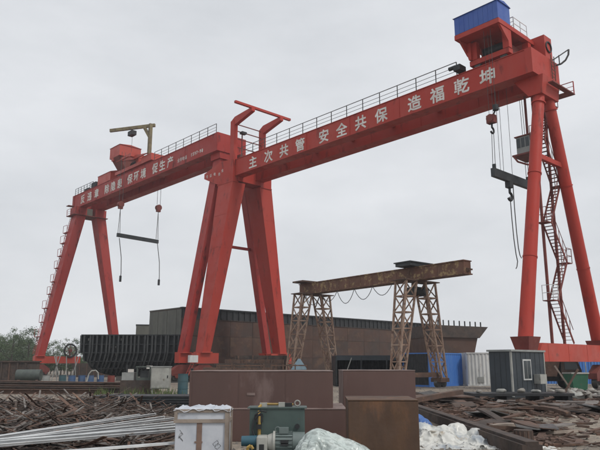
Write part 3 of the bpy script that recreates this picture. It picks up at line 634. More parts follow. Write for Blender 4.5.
for x in (-.04, 4.87):
    for y in (-.09, 2.4): MB().box((x, y, .15), (x+.1, y+.09, 2.6)).build('corner_post', BLUE2, bc)
wc = thing('shipping_container', 'stained white corrugated container between the blue container and dark cabin', 'container', (14.05, 55.0, 0), -3)
MB().corrug((0, 0), (2.2, 0), .12, 2.65).build('end_wall', OFFW, wc); MB().corrug((2.2, 0.03), (2.2, 4.5), .12, 2.65).build('side_wall', OFFW, wc)
MB().corrug((0, 4.5), (0, .03), .12, 2.65).build('side_wall', OFFW, wc); MB().box((-.05, -.07, 2.65), (2.27, 4.5, 2.75)).build('roof', OFFW, wc)
MB().box((-.05, -.07, 0), (2.27, 4.5, .12)).build('floor_frame', OFFW, wc); MB().box((.8, -.09, .3), (1.3, -.06, .75)).build('vent_plate', GREY, wc)
nc = thing('site_cabin', 'dark navy site cabin with a white framed window', 'cabin', (11.1, 34.4, 0), 42)
MB().box((0, 0, .12), (3.5, 1.3, 2.45)).build('wall', NAVY, nc)
for k in range(1, 7): MB().box((.5*k-.01, -.012, .15), (.5*k+.01, 0, 2.4)).build('panel_joint', BLKG, nc)
for k in range(1, 4): MB().box((-.012, .33*k-.01, .15), (0, .33*k+.01, 2.4)).build('panel_joint', BLKG, nc)
MB().box((-.08, -.08, 2.45), (3.6, 1.4, 2.55)).build('roof', GREY, nc)
MB().box((-.03, -.03, 0), (.06, .06, 2.449)).build('corner_post', PALEG, nc); MB().box((3.44, -.03, 0), (3.53, .06, 2.449)).build('corner_post', PALEG, nc)
wn = MB().box((1.1, -.05, .95), (1.95, -.002, 2.05)).build('window', OFFW, nc); MB().box((1.18, -.06, 1.03), (1.51, -.045, 1.97)).build('pane', GLASS, wn); MB().box((1.55, -.06, 1.03), (1.88, -.045, 1.97)).build('pane', GLASS, wn)
MB().box((2.2, -.4, .75), (2.9, -.02, 1.25)).build('air_conditioner', PALEG, nc)
MB().box((-.1, -.1, 0), (3.6, 1.4, .119)).build('skid', BLKG, nc)
bp = thing('loading_platform', 'low black steel platform with sacks in front of the cabin', 'platform', (8.3, 31.6, 0), 2)
MB().box((0, 0, .3), (4.9, 1.9, .42)).build('deck', BLACK, bp)
for x in (.1, 1.6, 3.2, 4.6): MB().box((x, .05, 0), (x+.2, 1.85, .3)).build('skid', BLACK, bp)
def lump(name, label, cat, c, r, m, seed, group=None):
    import bmesh
    bm = bmesh.new(); bmesh.ops.create_icosphere(bm, subdivisions=2, radius=1); g = random.Random(seed)
    for v in bm.verts:
        k = 1+g.uniform(-.24, .24); v.co = Vector((v.co.x*r[0]*k, v.co.y*r[1]*k, max(-.8, v.co.z)*r[2]*k + r[2]*.75))
    me = bpy.data.meshes.new(name); bm.to_mesh(me); bm.free(); me.materials.append(m); me.polygons.foreach_set('use_smooth', [True]*len(me.polygons))
    o = bpy.data.objects.new(name, me); C.objects.link(o); o.location = c; o.rotation_euler.z = seed*1.3; return tag(o, label, cat, group)
for k, x in enumerate((8.75, 9.9, 10.8, 11.6, 12.7)):
    lump('sack', ('leftmost', 'second from left', 'middle', 'second from right', 'rightmost')[k] + ' of the pale sacks on the low black platform', 'sack', (x, 32.3+.2*(k % 2), .42), (.26, .17, .09+.02*(k % 3)), PALEG if k % 2 else CONC, k+1, 'sacks on the black platform')
rq = random.Random(21)
for k in range(30):
    y = rq.uniform(34, 43); lump('rubble_block', 'grey lump of broken concrete in the rubble right of the cabin', 'rubble', (rq.uniform(14.2, .46*y+.3), y, 0), (rq.uniform(.15, .4), rq.uniform(.15, .35), rq.uniform(.1, .28)), CONC if k % 3 else PALEG, 30+k, 'rubble right of the cabin')
for k, (x, y, tx) in enumerate(((15.2, 38.3, 1.2), (16.4, 39.5, -.9), (18.9, 40.2, .8))):
    tag(MB().bar((x, y, 0), (x+tx, y+.4, 1.5+.2*k), .09).build('timber', WOOD if k % 2 else RUST), ('short plank leaning beside the cabin', 'middle plank leaning right of the cabin', 'outermost plank leaning near the right edge')[k], 'plank')
gb2 = thing('waste_bin', 'green steel bin standing beside the base of the right crane', 'bin', (18.2, 44.0, 0), 10)
MB().taper((.6, .5, .1), (.6, .5, 1.15), (1.0, .85), (1.25, 1.0)).build('body', GREEN2, gb2); MB().box((-.06, -.05, 1.15), (1.26, 1.05, 1.24)).build('rim', PALEG, gb2)
for x in (.2, .95): MB().tube((x, .2, .08), (x, .3, .08), .08, n=10).build('wheel', RUBBER, gb2)
fn = thing('site_fence', 'row of bright blue sheet fence panels behind the right crane base', 'fence', (19.5, 58, 0), -6)
for k in range(8): MB().corrug((1.5*k, 0), (1.5*k+1.46, 0), .1, 2.6, .25, .04).build('fence_panel', BLUE2, fn)
for k in range(9): MB().box((1.5*k-.05, .04, 0), (1.5*k+.02, .12, 2.7)).build('fence_post', PALEG, fn)
cn = thing('canopy', 'white flat canopy on thin posts by the blue fence', 'canopy', (22.8, 52.5, 0), -8)
MB().prism([(0, 2.55), (2.6, 2.45), (2.6, 2.62), (0, 2.75)], 'y', 0, 2.2).build('roof', OFFW, cn)
for x, y in ((.1, .1), (2.45, .1), (.1, 2.1), (2.45, 2.1)): MB().tube((x, y, 0), (x, y, 2.5), .04, n=8).build('post', PALEG, cn)
tk = thing('tipper_truck', 'brown dump truck half hidden behind the green bin', 'truck', (17.4, 49.5, 0), -6)
MB().prism([(-2.6, .9), (1.6, .9), (1.9, 2.0), (-2.7, 2.0)], 'y', -1, 1).build('tipper_body', RUST, tk)
MB().prism([(1.95, .6), (3.4, .6), (3.4, 1.35), (3.1, 2.15), (1.95, 2.2)], 'y', -1, 1).build('cab', RUSTD, tk)
MB().prism([(2.2, 1.4), (3.2, 1.4), (3.0, 2.0), (2.2, 2.0)], 'y', -1.02, -.99).build('side_window', GLASS, tk)
MB().box((-2.5, -.6, .55), (3.2, .6, .89)).build('chassis', BLACK, tk)
for x in (-1.9, -.8, 2.6):
    for y in (-.98, .72): MB().tube((x, y, .48), (x, y+.26, .48), .48, n=18).build('wheel', RUBBER, tk, True)

# ------------------------------------------------------------------ left middle ground
bx = thing('rusty_bunker', 'long low rusty steel container at the left edge beneath the trees', 'container', (-34, 57, 0), 0)
MB().box((0, 0, 0), (10.4, 2.4, 1.95)).build('body', RUSTD, bx)
for k in range(15): MB().box((.3+.7*k, -.09, .05), (.42+.7*k, 0, 1.9)).build('rib', RUSTD if k % 3 else RUST, bx)
MB().box((-.05, -.12, 1.95), (10.5, 2.5, 2.08)).build('rim', RUSTD, bx)
ec = thing('electrical_cabinet', 'pale weathered cabinet standing on short legs in the left yard', 'cabinet', (-8.75, 38.6, 0), 4)
MB().box((0, 0, .38), (1.1, .55, 1.62)).build('body', PALEG, ec); MB().box((.05, -.03, .43), (1.05, -.001, 1.57)).build('door', PALEG, ec)
for x in (.06, .98): MB().box((x, .05, 0), (x+.07, .5, .379)).build('leg', PALEG, ec)
MB().box((.95, -.06, 1.0), (1.0, -.031, 1.15)).build('handle', BLACK, ec); MB().box((-.04, -.05, 1.62), (1.14, .6, 1.67)).build('top', GREY, ec)
gn = thing('diesel_generator', 'dark brown generator set with grey housing beside the pale cabinet', 'generator', (-10.7, 39.2, 0), 2)
MB().box((0, 0, .05), (1.85, 1.3, .85)).build('base_tank', RUSTD, gn); MB().box((.05, .1, .85), (.75, 1.1, 1.3)).build('engine_housing', GREY, gn)
MB().box((.9, .15, .85), (1.75, 1.1, 1.0)).box((.9, .15, 1.0), (.98, .22, 1.6)).box((1.67, .15, 1.0), (1.75, .22, 1.6)).box((.85, .1, 1.6), (1.8, 1.1, 1.67)).build('frame', DGRN, gn)
MB().box((1.1, .3, 1.0), (1.55, .9, 1.4)).build('alternator', BLKG, gn); MB().box((.4, .08, 1.32), (.75, .1, 1.5)).build('name_plate', WHITE, gn); MB().tube((.25, .5, 1.3), (.25, .5, 1.75), .06, n=8).build('exhaust', BLACK, gn)
def drum(x, y, m, label, group=None, h=.88, name='oil_drum'):
    t = thing(name, label, 'drum', (x, y, 0), 0, group)
    MB().tube((0, 0, 0), (0, 0, h), .29, n=18).build('body', m, t, True)
    for z in (.02, h*.34, h*.67, h-.02): MB().tube((0, 0, z-.02), (0, 0, z+.02), .305, n=18).build('hoop', m, t, True)
for k in range(4): drum(-18.9+(0, .66, 1.5, 2.1)[k], 54.5+(0, .5, .1, .9)[k], DBLUE, 'blue oil drum in the cluster left of the ribbed hull', 'blue drums')
drum(-20.0, 55.4, DTEAL, 'teal drum standing left of the blue drums'); drum(-20.9, 54.2, GREY, 'grey drum at the left end of the drum cluster')
drum(-6.75, 38.0, DTEAL, 'teal drum behind the left end of the brown boxes', h=1.25)
drum(-15.5, 54, DRED, 'dark red drum right of the blue drums')
tg = thing('diesel_tank', 'grey green tank on a stand left of the blue drums', 'tank', (-24.2, 56.2, 0), 5)
MB().tube((0, 0, .85), (2.0, 0, .85), .5, n=18).build('shell', DGRN, tg, True); MB().box((.2, -.5, 0), (.4, .5, .5)).build('saddle', RUST, tg); MB().box((1.7, -.5, 0), (1.9, .5, .5)).build('saddle', RUST, tg)
pp = MB().path([(-17.3, 53.2, .05), (-17.1, 53.2, 1.0), (-16.9, 53.2, 1.25), (-16.55, 53.2, 1.3), (-16.35, 53.2, 1.1), (-16.3, 53.2, .6)], .05, 8).build('bent_pipe', PALEG, None, True)
tag(pp, 'white bent pipe curving up beside the blue drums', 'pipe')
for k, x in enumerate((-25.0, -24.0, -23.1)):
    o = MB().bar((x, 66, 0), (x+.8*(-1)**k, 66, 2.6), .07).bar((x+.5, 66.3, 0), (x+.3, 66.3, 2.6), .07).build('steel_prop', GREY)
    tag(o, 'pale steel prop leaning left of the ribbed hull', 'prop', 'props beside the hull')
def hbeam(p, q, w, h, m, name, label, group=None):
    p = Vector(p); q = Vector(q); d = (q-p); L = d.length; b = MB().box((0, -w/2, 0), (L, w/2, h*.12)).box((0, -w/2, h*.88), (L, w/2, h)).box((0, -w*.08, h*.12), (L, w*.08, h*.88))
    o = b.build(name, m); o.location = p; o.rotation_euler = (0, math.asin(-d.z/L), math.atan2(d.y, d.x)); return tag(o, label, 'beam', group)
for k, (p, q, w, h) in enumerate((((-30, 55, 0), (-9.5, 44.5, 0), .5, .55), ((-28, 50.5, 0), (-10.5, 45.8, 0), .45, .5), ((-24, 46.5, 0), (-9.2, 43.0, 0), .4, .4), ((-22, 44, 0), (-10, 41.2, 0), .35, .35), ((-19, 40.5, 0), (-12, 40.2, 0), .3, .3))):
    hbeam(p, q, w, h, RUSTD if k % 2 else RUST, 'steel_beam', ('longest rusty beam, farthest back in the left yard', 'second rusty beam from the back of the left yard', 'middle rusty beam lying across the left yard', 'short rusty beam second nearest in the left yard', 'nearest thin rusty beam on the pale dirt')[k], 'beams lying in the left yard')
for k in range(5):
    o = MB().box((-9.9+.25*k, 27.5+.15*k, .1*k), (-4.4+.12*(k % 3), 30.3-.1*k, .1*k+.07)).box((-9+.2*k, 28, .1*k+.07), (-8.8+.2*k, 30, .1*k+.099)).build('steel_plate', BLKG if k % 2 else BLACK)
    tag(o, ('bottom', 'second lowest', 'middle', 'second highest', 'topmost')[k] + ' black steel plate in the low stack behind the galvanised bars', 'steel plate', 'black plate stack')
o = MB().box((-5.15, 30.9, 0), (-5.03, 31.02, 1.6)).box((-5.2, 30.85, 0), (-4.98, 31.07, .04)).build('marker_post', BLACK); tag(o, 'thin black post left of the brown boxes', 'post')
for k in range(4):
    o = MB().box((-8.5+.9*k, 57.5+.4*k, 0), (-2.0+.3*k, 59.5+.4*k, 1.5+.35*k)).build('plate_stack', RUSTD if k % 2 else RUST)
    MB().box((-8.6+.9*k, 57.4+.4*k, .5), (-1.95+.3*k, 57.49+.4*k, .62)).build('spacer', RUSTD, o)
    for j in range(5): MB().box((-8.3+.9*k+1.3*j, 57.38+.4*k, 0), (-8.15+.9*k+1.3*j, 57.5+.4*k, 1.5+.35*k)).build('upright', RUST, o)
    tag(o, ('low', 'second lowest', 'second tallest', 'tallest')[k] + ' rusty plate stack under the rigid crane legs', 'steel stack', 'plate stacks under the legs')
def rack(x, y, w, label):
    t = thing('pipe_rack', label, 'rack', (x, y, 0), 0)
    b = MB()
    for z in (1.45, 1.72): b.bar((0, 0, z), (w, 0, z), .07).bar((0, .9, z), (w, .9, z), .07)
    b.build('rails', RUST, t)
    for k in range(4):
        for yy in (0, .9): MB().bar((w*k/3, yy, 0), (w*k/3, yy, 1.78), .06).build('upright', RUST, t)
rack(-4.3, 34, 2.4, 'rusty pipe rack seen above the left brown box'); rack(-1.6, 36, 2.0, 'rusty pipe rack seen above the right end of the left brown box')
py = thing('canvas_cone', 'pale blue conical canvas cover at the foot of the left lattice leg', 'cover', (-.5, 37.5, 0), 0)
MB().taper((.45, .45, 1.3), (.45, .45, 2.1), (1.2, 1.0), (.12, .12)).build('cover', CONEB, py); MB().tube((.45, .45, 0), (.45, .45, 1.3), .12, n=8).build('stand', RUST, py)

# ------------------------------------------------------------------ foreground boxes
def steelbox(name, label, a, b, rz, m, lip=.03):
    cx, cy = (a[0]+b[0])/2, (a[1]+b[1])/2; dx, dy = (b[0]-a[0])/2, (b[1]-a[1])/2
    t = thing(name, label, 'steel box', (cx, cy, a[2]), rz); h = b[2]-a[2]
    MB().box((-dx, -dy, 0), (dx, dy, h-.012)).build('shell', m, t, bevel=.012)
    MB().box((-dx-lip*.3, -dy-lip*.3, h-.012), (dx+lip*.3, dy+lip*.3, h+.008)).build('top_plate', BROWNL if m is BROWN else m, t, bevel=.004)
    return t, dx, dy, h
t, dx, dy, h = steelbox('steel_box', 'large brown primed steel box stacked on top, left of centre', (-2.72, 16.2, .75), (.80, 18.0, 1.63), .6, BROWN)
MB().box((-dx, -dy-.012, h*.0), (-dx+.05, -dy, h-.02)).build('edge_strip', BROWN, t)
for q in (-.55, .6): MB().box((q-.008, -dy-.006, .02), (q+.008, -dy, h-.02)).build('weld_seam', BROWN, t)
MB().box((-.35, -dy-.012, .3), (-.15, -dy-.001, .36)).build('weld_patch', BROWNL, t)
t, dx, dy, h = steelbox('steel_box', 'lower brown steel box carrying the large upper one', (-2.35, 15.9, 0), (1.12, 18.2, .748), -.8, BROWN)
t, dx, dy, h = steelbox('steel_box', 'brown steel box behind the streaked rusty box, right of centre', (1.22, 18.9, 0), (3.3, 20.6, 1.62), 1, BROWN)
t, dx, dy, h = steelbox('steel_box', 'streaked rusty steel box standing alone in front, right of centre', (.98, 13.1, 0), (2.36, 14.7, 1.1), -2, RBOX)
b = MB(); gq = random.Random(2)

# green hydraulic unit
gm = thing('hydraulic_unit', 'dark green hydraulic tank with a grey electric motor in front', 'machine', (-.43, 12.75, 0), 0)
MB().box((-.52, -.22, .12), (.52, .3, .98)).build('tank', GREEN, gm, bevel=.02)
MB().box((-.56, -.25, .98), (.56, .33, 1.0)).build('tank_lid', GREEN, gm)
MB().box((-.6, -.6, 0), (.6, .34, .119)).build('base_frame', GREEN, gm)
MB().box((-.30, -.225, .2), (.44, -.2205, .98)).build('front_plate', GREEN, gm)
MB().tube((-.3, 0, 1.05), (.3, .02, 1.04), .022, n=8).tube((-.33, -.28, .45), (-.33, -.28, .85), .03, n=8).path([(-.33, -.28, .85), (-.36, -.15, .98), (-.3, 0, 1.05)], .028).build('yellow_pipe', YEL, gm, True)
MB().box((-.34, -.06, 1.0), (-.2, .08, 1.07)).build('valve_block', PALEG, gm); MB().box((.02, -.05, 1.0), (.14, .07, 1.08)).build('valve_block', PALEG, gm)
for q_ in (MB().box((.14, -.04, 1.0), (.28, .05, 1.07)), MB().box((-.4, -.3, .74), (-.27, -.22, .88)), MB().box((-.39, -.33, .62), (-.29, -.24, .7)), MB().tube((.38, -.26, .66), (.38, -.22, .66), .045, n=12)): q_.build('valve', BLACK, gm)
MB().ring((.38, .05, 1.06), .05, .014, 'y', 16).build('lifting_eye', PALEG, gm, True)
MB().path([(-.3, -.28, .9), (-.42, -.33, .8), (-.46, -.33, .6), (-.4, -.33, .45), (-.33, -.33, .4)], .016).path([(-.2, -.28, .92), (-.3, -.36, .95), (-.4, -.36, .88), (-.44, -.3, .7)], .014).build('hose', BLACK, gm, True)
mo = MB().tube((-.02, -.45, .40), (.30, -.45, .40), .17, n=28).build('motor', MGREY, gm, True)
MB().tube((.30, -.45, .40), (.52, -.45, .40), .185, .178, n=28).build('fan_cover', MGREY, mo, True)
for k in range(18):
    q = 2*math.pi*k/18; MB().bar((-.01, -.45+.18*math.cos(q), .40+.18*math.sin(q)), (.29, -.45+.18*math.cos(q), .40+.18*math.sin(q)), .012, .03, up=(0, math.cos(q), math.sin(q))).build('cooling_fin', MGREY, mo)
MB().box((.05, -.56, .56), (.22, -.36, .66)).build('terminal_box', MGREY, mo); MB().box((.08, -.645, .36), (.22, -.635, .46)).build('rating_plate', BLACK, mo)
MB().ring((.02, -.45, .62), .045, .013, 'y', 14).build('lifting_eye', MGREY, mo, True)
MB().box((-.0, -.6, .12), (.28, -.3, .22)).build('motor_foot', MGREY, mo)
MB().tube((-.06, -.45, .40), (-.02, -.45, .40), .2, n=24).tube((-.16, -.45, .40), (-.06, -.45, .40), .13, .17, n=24).build('flange', PALEG, gm, True)
MB().box((-.36, -.6, .2), (-.16, -.3, .52)).build('pump', PALEG, gm, bevel=.03); MB().box((-.31, -.605, .26), (-.22, -.598, .38)).build('pump_port', BLACK, gm)
MB().tube((-.64, -.45, .42), (-.36, -.45, .42), .09, .1, n=18).build('coupling', TEAL, gm, True)
MB().path([(-.5, -.58, .12), (-.52, -.6, .32), (-.46, -.6, .36), (-.42, -.6, .3)], .03).build('yellow_elbow', YEL, gm, True)

# white carton on the left
ct = thing('packing_crate', 'white wrapped packing crate with wooden battens in the left foreground', 'crate', (-1.9, 13.2, 0), 1.5)
MB().box((-.5, -.4, .1), (.5, .4, .93)).build('carton', CARD, ct, bevel=.015)
for y in (-.3, 0, .22): MB().box((-.5, y, 0), (.5, y+.1, .099)).build('pallet_bearer', WOOD, ct)
MB().box((-.53, -.43, .70), (.53, -.401, .765)).box((-.53, -.43, .89), (.53, -.401, .95)).build('batten', WOOD, ct); MB().box((-.52, -.432, .766), (-.46, -.402, .889)).build('corner_batten', WOOD, ct); MB().box((.45, -.432, .1), (.52, -.402, .889)).build('corner_batten', WOOD, ct)
MB().box((.501, -.4, .1), (.535, -.3, .94)).box((.501, .3, .1), (.535, .4, .94)).box((.501, -.3, .7), (.53, .3, .77)).box((.501, -.3, .88), (.53, .3, .945)).build('side_batten', WOOD, ct)
MB().box((-.085, -.412, .1), (.015, -.402, .699)).box((-.12, -.413, .33), (.03, -.4025, .36)).build('tape', TAPE, ct)
b = MB(); g = random.Random(9); n = 26
for j in range(9):
    for i in range(n+1): b.v.append((-.54+1.08*i/n, -.45+.9*j/8, .952+abs(g.gauss(0, .012))+.02*math.sin(i*.9+j)+(.02 if 8 < i < 20 else 0) - (.04 if j in (0, 8) or i in (0, n) else 0)))
for j in range(8):
    for i in range(n): b.f.append((j*(n+1)+i, j*(n+1)+i+1, (j+1)*(n+1)+i+1, (j+1)*(n+1)+i))
b.build('foam_top', CARD, ct, True)
for k, (x, z) in enumerate(((-.36, .5), (.3, .34))):
    b = MB(); g = random.Random(k); pts = [(x+.05*math.sin(q*1.9+k)+.012*q*(1 if k else .4)-.05, -.4015, z+.07*math.cos(q*1.3+2*k)-.01*q) for q in range(10)]
    for p, q in zip(pts, pts[1:]): b.bar(p, q, .006, .004)
    b.build('ink_marking', STEEL, ct)

def drape(name, label, cat, c, size, bumps, m, seed, nx=64, ny=46, grow=.45, frames=34, bend=.02, crease=1.):
    # a real sheet: dropped over the lumps it covers, with slack so that it crumples
    g = random.Random(seed); b = MB(); top = max(q[2]+q[3] for q in bumps)+.12
    for j in range(ny+1):
        for i in range(nx+1): b.v.append((c[0]+size[0]*(i/nx-.5), c[1]+size[1]*(j/ny-.5), top+g.uniform(0, .02)+.03*math.sin(i*.5+j*.3)))
    for j in range(ny):
        for i in range(nx): a = j*(nx+1)+i; b.f.append((a, a+1, a+nx+2, a+nx+1))
    o = b.build(name+'_drop', m); cols = []
    for (x, y, z, r) in bumps:
        import bmesh
        bm = bmesh.new(); bmesh.ops.create_icosphere(bm, subdivisions=3, radius=r); me = bpy.data.meshes.new('lump'); bm.to_mesh(me); bm.free()
        k = bpy.data.objects.new('lump', me); C.objects.link(k); k.location = (x, y, z); cols.append(k)
    k = MB().box((c[0]-4, c[1]-4, -.5), (c[0]+4, c[1]+4, 0)).build('floor_tmp', None); cols.append(k)
    for k in cols: k.modifiers.new('c', 'COLLISION'); k.collision.thickness_outer = .01; k.collision.cloth_friction = 12
    md = o.modifiers.new('cloth', 'CLOTH'); st = md.settings; st.quality = 5; st.mass = .12; st.tension_stiffness = 12; st.compression_stiffness = 12; st.shear_stiffness = 4; st.bending_stiffness = bend; st.air_damping = 1.5
    st.shrink_min = -grow; md.collision_settings.collision_quality = 2; md.collision_settings.distance_min = .008; md.collision_settings.use_self_collision = False
    md.point_cache.frame_start = 1; md.point_cache.frame_end = frames+2
    for f in range(1, frames+1): scene.frame_set(f)
    dg = bpy.context.evaluated_depsgraph_get(); me = bpy.data.meshes.new_from_object(o.evaluated_get(dg), depsgraph=dg); me.name = name
    for k in cols + [o]: bpy.data.objects.remove(k)
    scene.frame_set(1)
    for v in me.vertices: v.co.z = max(v.co.z, .006)
    o = bpy.data.objects.new(name, me); C.objects.link(o)
    md = o.modifiers.new('soft', 'SUBSURF'); md.levels = md.render_levels = 2
    for q, (sc_, am) in enumerate(((.34, .075), (.13, .03))):
        tx = bpy.data.textures.new('crease', 'VORONOI'); tx.noise_scale = sc_; tx.weight_1 = -1; tx.weight_2 = 1; tx.noise_intensity = 1.2
        dm = o.modifiers.new('crease', 'DISPLACE'); dm.texture = tx; dm.strength = -am*crease; dm.mid_level = .4; dm.texture_coords = 'GLOBAL'
    md = o.modifiers.new('thick', 'SOLIDIFY'); md.thickness = .004
    me.polygons.foreach_set('use_smooth', [True]*len(me.polygons))
    return tag(o, label, cat)
sx = lambda t: max(0, min(1, t))*max(0, min(1, t))*(3-2*max(0, min(1, t)))
drape('plastic_sheet', 'crumpled translucent plastic film heaped in front of the brown boxes', 'plastic sheet', (.62, 11.75), (2.0, 1.5),
      [(.32, 11.8, .42, .22), (.36, 11.8, .15, .3), (.72, 11.85, .25, .24), (1.0, 11.8, .12, .25), (.1, 11.7, .05, .2), (.6, 11.6, .2, .2)], PLAST, 3)
drape('tarpaulin', 'crumpled dirty white tarpaulin lying right of the rusty box', 'tarpaulin', (3.75, 16.2), (2.9, 2.9),
      [(3.0, 16.6, .15, .25), (3.5, 16.3, .1, .24), (3.9, 16.7, .12, .26), (4.3, 16.2, .05, .25), (3.4, 15.6, .05, .2), (4.1, 15.5, .0, .2), (3.0, 15.8, .1, .2)], TARP, 8, nx=70, ny=70, grow=.5, crease=1.0)
drape('blue_tarpaulin', 'small blue tarpaulin tucked beside the dirty white one', 'tarpaulin', (3.15, 18.0), (1.1, .9),
      [(3.1, 18.0, .2, .25), (3.35, 18.05, .1, .2)], TARPB, 4, nx=30, ny=26)
dr = thing('rusty_canister', 'short rusty ribbed canister at the right end of the tarpaulin', 'canister', (5.0, 15.0, 0), 0)
MB().tube((0, 0, 0), (0, 0, .36), .2, n=20).build('body', RUSTD, dr, True)
for k in range(14): q = k*math.pi/7; MB().bar((.2*math.cos(q), .2*math.sin(q), .02), (.2*math.cos(q), .2*math.sin(q), .34), .025).build('rib', RUST, dr)

# concrete edge beam / rail running back on the right
kb = MB().box((4.55, 13.0, 0), (4.95, 30, .26)).box((4.62, 13, .26), (4.88, 30, .32)).build('edge_beam', RUSTD); kb.rotation_euler = (0, 0, R(1)); tag(kb, 'long dull steel beam running back past the tarpaulin', 'beam')
kb2 = MB().bar((3.6, 27.4, .15), (7.4, 30.4, .55), .3, .2).build('flat_bar', RUST); tag(kb2, 'flat rusty bar propped aslant beyond the long beam', 'steel bar')
sp = thing('sheet_stack', 'low stack of flat rusty sheets beyond the streaked rusty box', 'steel stack', (4.0, 30.6, 0), 2)
for k in range(4): MB().box((-.1*k, -.05*k, .09*k), (5.0-.3*k, 1.9, .09*k+.06)).build('sheet', RUST if k % 2 else RUSTD, sp)
MB().box((.2, .2, .061), (4.4, 1.7, .0895)).build('packing', WOOD, sp)

# ------------------------------------------------------------------ scrap
rnd = random.Random(11)
def slab(w, l, t, m, bend, g):
    b = MB(); n = 4; z = lambda u: bend*l*.45*u*u
    for k in range(n+1):
        u = -1+2*k/n
        for x, q in ((-w/2, 0), (w/2, 0), (w/2, t), (-w/2, t)): b.v.append((x+g.uniform(-.03, .03)*w, u*l/2, z(u)+q))
    for k in range(n):
        for j in range(4): b.f.append((k*4+j, k*4+(j+1) % 4, k*4+4+(j+1) % 4, k*4+4+j))
    b.f += [(3, 2, 1, 0), (n*4, n*4+1, n*4+2, n*4+3)]
    return b.mesh('scrap', m)
plates = [slab(*p, g_, rnd.uniform(-.12, .12), rnd) for p, g_ in (((.5, 1.3, .02), RUST), ((.9, 1.5, .025), RUSTD), ((.25, 2.2, .06), RUSTD), ((.7, .9, .05), RUST), ((.16, 2.8, .1), RUST), ((1.2, 1.0, .03), STEEL), ((.35, 1.7, .03), PSTEEL), ((.5, 1.1, .02), PSTEEL), ((.2, 1.9, .05), RUST), ((.12, 1.6, .08), WOOD))]
for k in range(135):
    y = 17 + 20*rnd.random()**1.1; x = rnd.uniform(5.4, .47*y+.6)
    if 7.6 < x < 13.6 and 30.5 < y: continue
    if y < 23 and x > 6.6 and rnd.random() < .85: continue
    o = inst(rnd.choice(plates), 'scrap_plate', None, (x, y, rnd.uniform(.03, .22)), (rnd.gauss(0, .09), rnd.gauss(0, .09), rnd.uniform(-1.4, 1.4) + 1.3))
    tag(o, 'loose rusty scrap plate or bar strewn over the right yard', 'scrap steel', 'scrap strewn over the right yard')
strips = [slab(*p, g_, rnd.choice((-.3, -.12, .15, .34)), rnd) for p, g_ in (((.07, 2.2, .012), RUST), ((.12, 1.8, .015), PSTEEL), ((.05, 2.8, .02), RUSTD), ((.16, 1.3, .012), RUST), ((.2, .7, .012), RUSTD), ((.06, 1.7, .03), PSTEEL), ((.1, 2.4, .012), RUST))]
def heaph(x, y):
    e = sx((y-12)/4)*sx((31-y)/8)*sx((-.17*y-1.2-x)/2.2)
    return e*(.36+.11*math.sin(x*.9+1)+.09*math.cos(y*.55))
for k in range(290):
    y = 13.5 + 17*rnd.random()**1.3; x = rnd.uniform(-.47*y-1.0, -.17*y-1.0); z = heaph(x, y)
    o = inst(rnd.choice(strips), 'scrap_strip', None, (x, y, z+rnd.uniform(.05, .13)), (rnd.gauss(0, .08), rnd.gauss(0, .16), rnd.uniform(0, 3.14)))
    tag(o, 'bent rusty offcut lying on the left scrap heap', 'scrap steel', 'offcuts on the left heap')
b = MB(); nx, ny = 90, 90
for j in range(ny+1):
    y = 12+28*j/ny
    for i in range(nx+1):
        x = -.5*y-3 + (.36*y+3)*i/nx; b.v.append((x, y, heaph(x, y)-.03+rnd.uniform(-.05, .05)))
for j in range(ny):
    for i in range(nx): a = j*(nx+1)+i; b.f.append((a, a+1, a+nx+2, a+nx+1))
o = b.build('scrap_heap', RUSTD); tag(o, 'dark heap of tangled rusty offcuts in the left foreground', 'scrap heap', kind='stuff')
for nm, cnt, m_, lab in (('scrap_offcuts', 3600, RUSTD, 'thin dark rusty strips tangled over the left heap'), ('scrap_strips', 1500, RUST, 'browner rusty strips tangled over the left heap'), ('scrap_turnings', 700, PSTEEL, 'paler steel strips mixed through the left heap')):
    b = MB()
    for k in range(cnt):
        y = 13 + 18.5*rnd.random()**1.3; x = rnd.uniform(-.48*y-1.5, -.165*y-.6); z = heaph(x, y)+rnd.uniform(-.03, .13); a = rnd.uniform(0, 3.14); L = rnd.choice((.12, .25, .45, .7, 1.0))*rnd.uniform(.6, 1.1)
        d = Vector((math.cos(a), math.sin(a), rnd.gauss(0, .13))); n_ = Vector((-d.y, d.x, 0)); cv = rnd.gauss(0, .18)*L; cz = rnd.gauss(0, .08)*L; w_ = rnd.uniform(.012, .07); c = Vector((x, y, z)); P = []
        for t in (-1, -.35, .35, 1): p = c+d*L*t*.6+n_*cv*t*t+Vector((0, 0, cz*t*t)); P.append(Vector((p.x, p.y, max(p.z, .01))))
        for p, q in zip(P, P[1:]): b.bar(p, q, w_, .012)
    tag(b.build(nm, m_), lab, 'scrap steel', kind='stuff')
b = MB()
for k in range(2600):
    y = 15 + 27*rnd.random(); x = rnd.uniform(5.2, .5*y+1)
    if y < 23 and x > 6.4 and rnd.random() < .8: continue
    a = rnd.uniform(0, 3.14); L = rnd.uniform(.05, .4); d = Vector((math.cos(a), math.sin(a), rnd.gauss(0, .15)))*L
    b.bar((x-d.x, y-d.y, max(.02-d.z, 0)), (x+d.x, y+d.y, max(.05+d.z, .01)), rnd.uniform(.02, .18), rnd.uniform(.01, .06))
o = b.build('scrap_debris', RUST); tag(o, 'fine rusty debris between the plates on the right', 'scrap steel', kind='stuff')
import bmesh
b = MB(); st_ = []
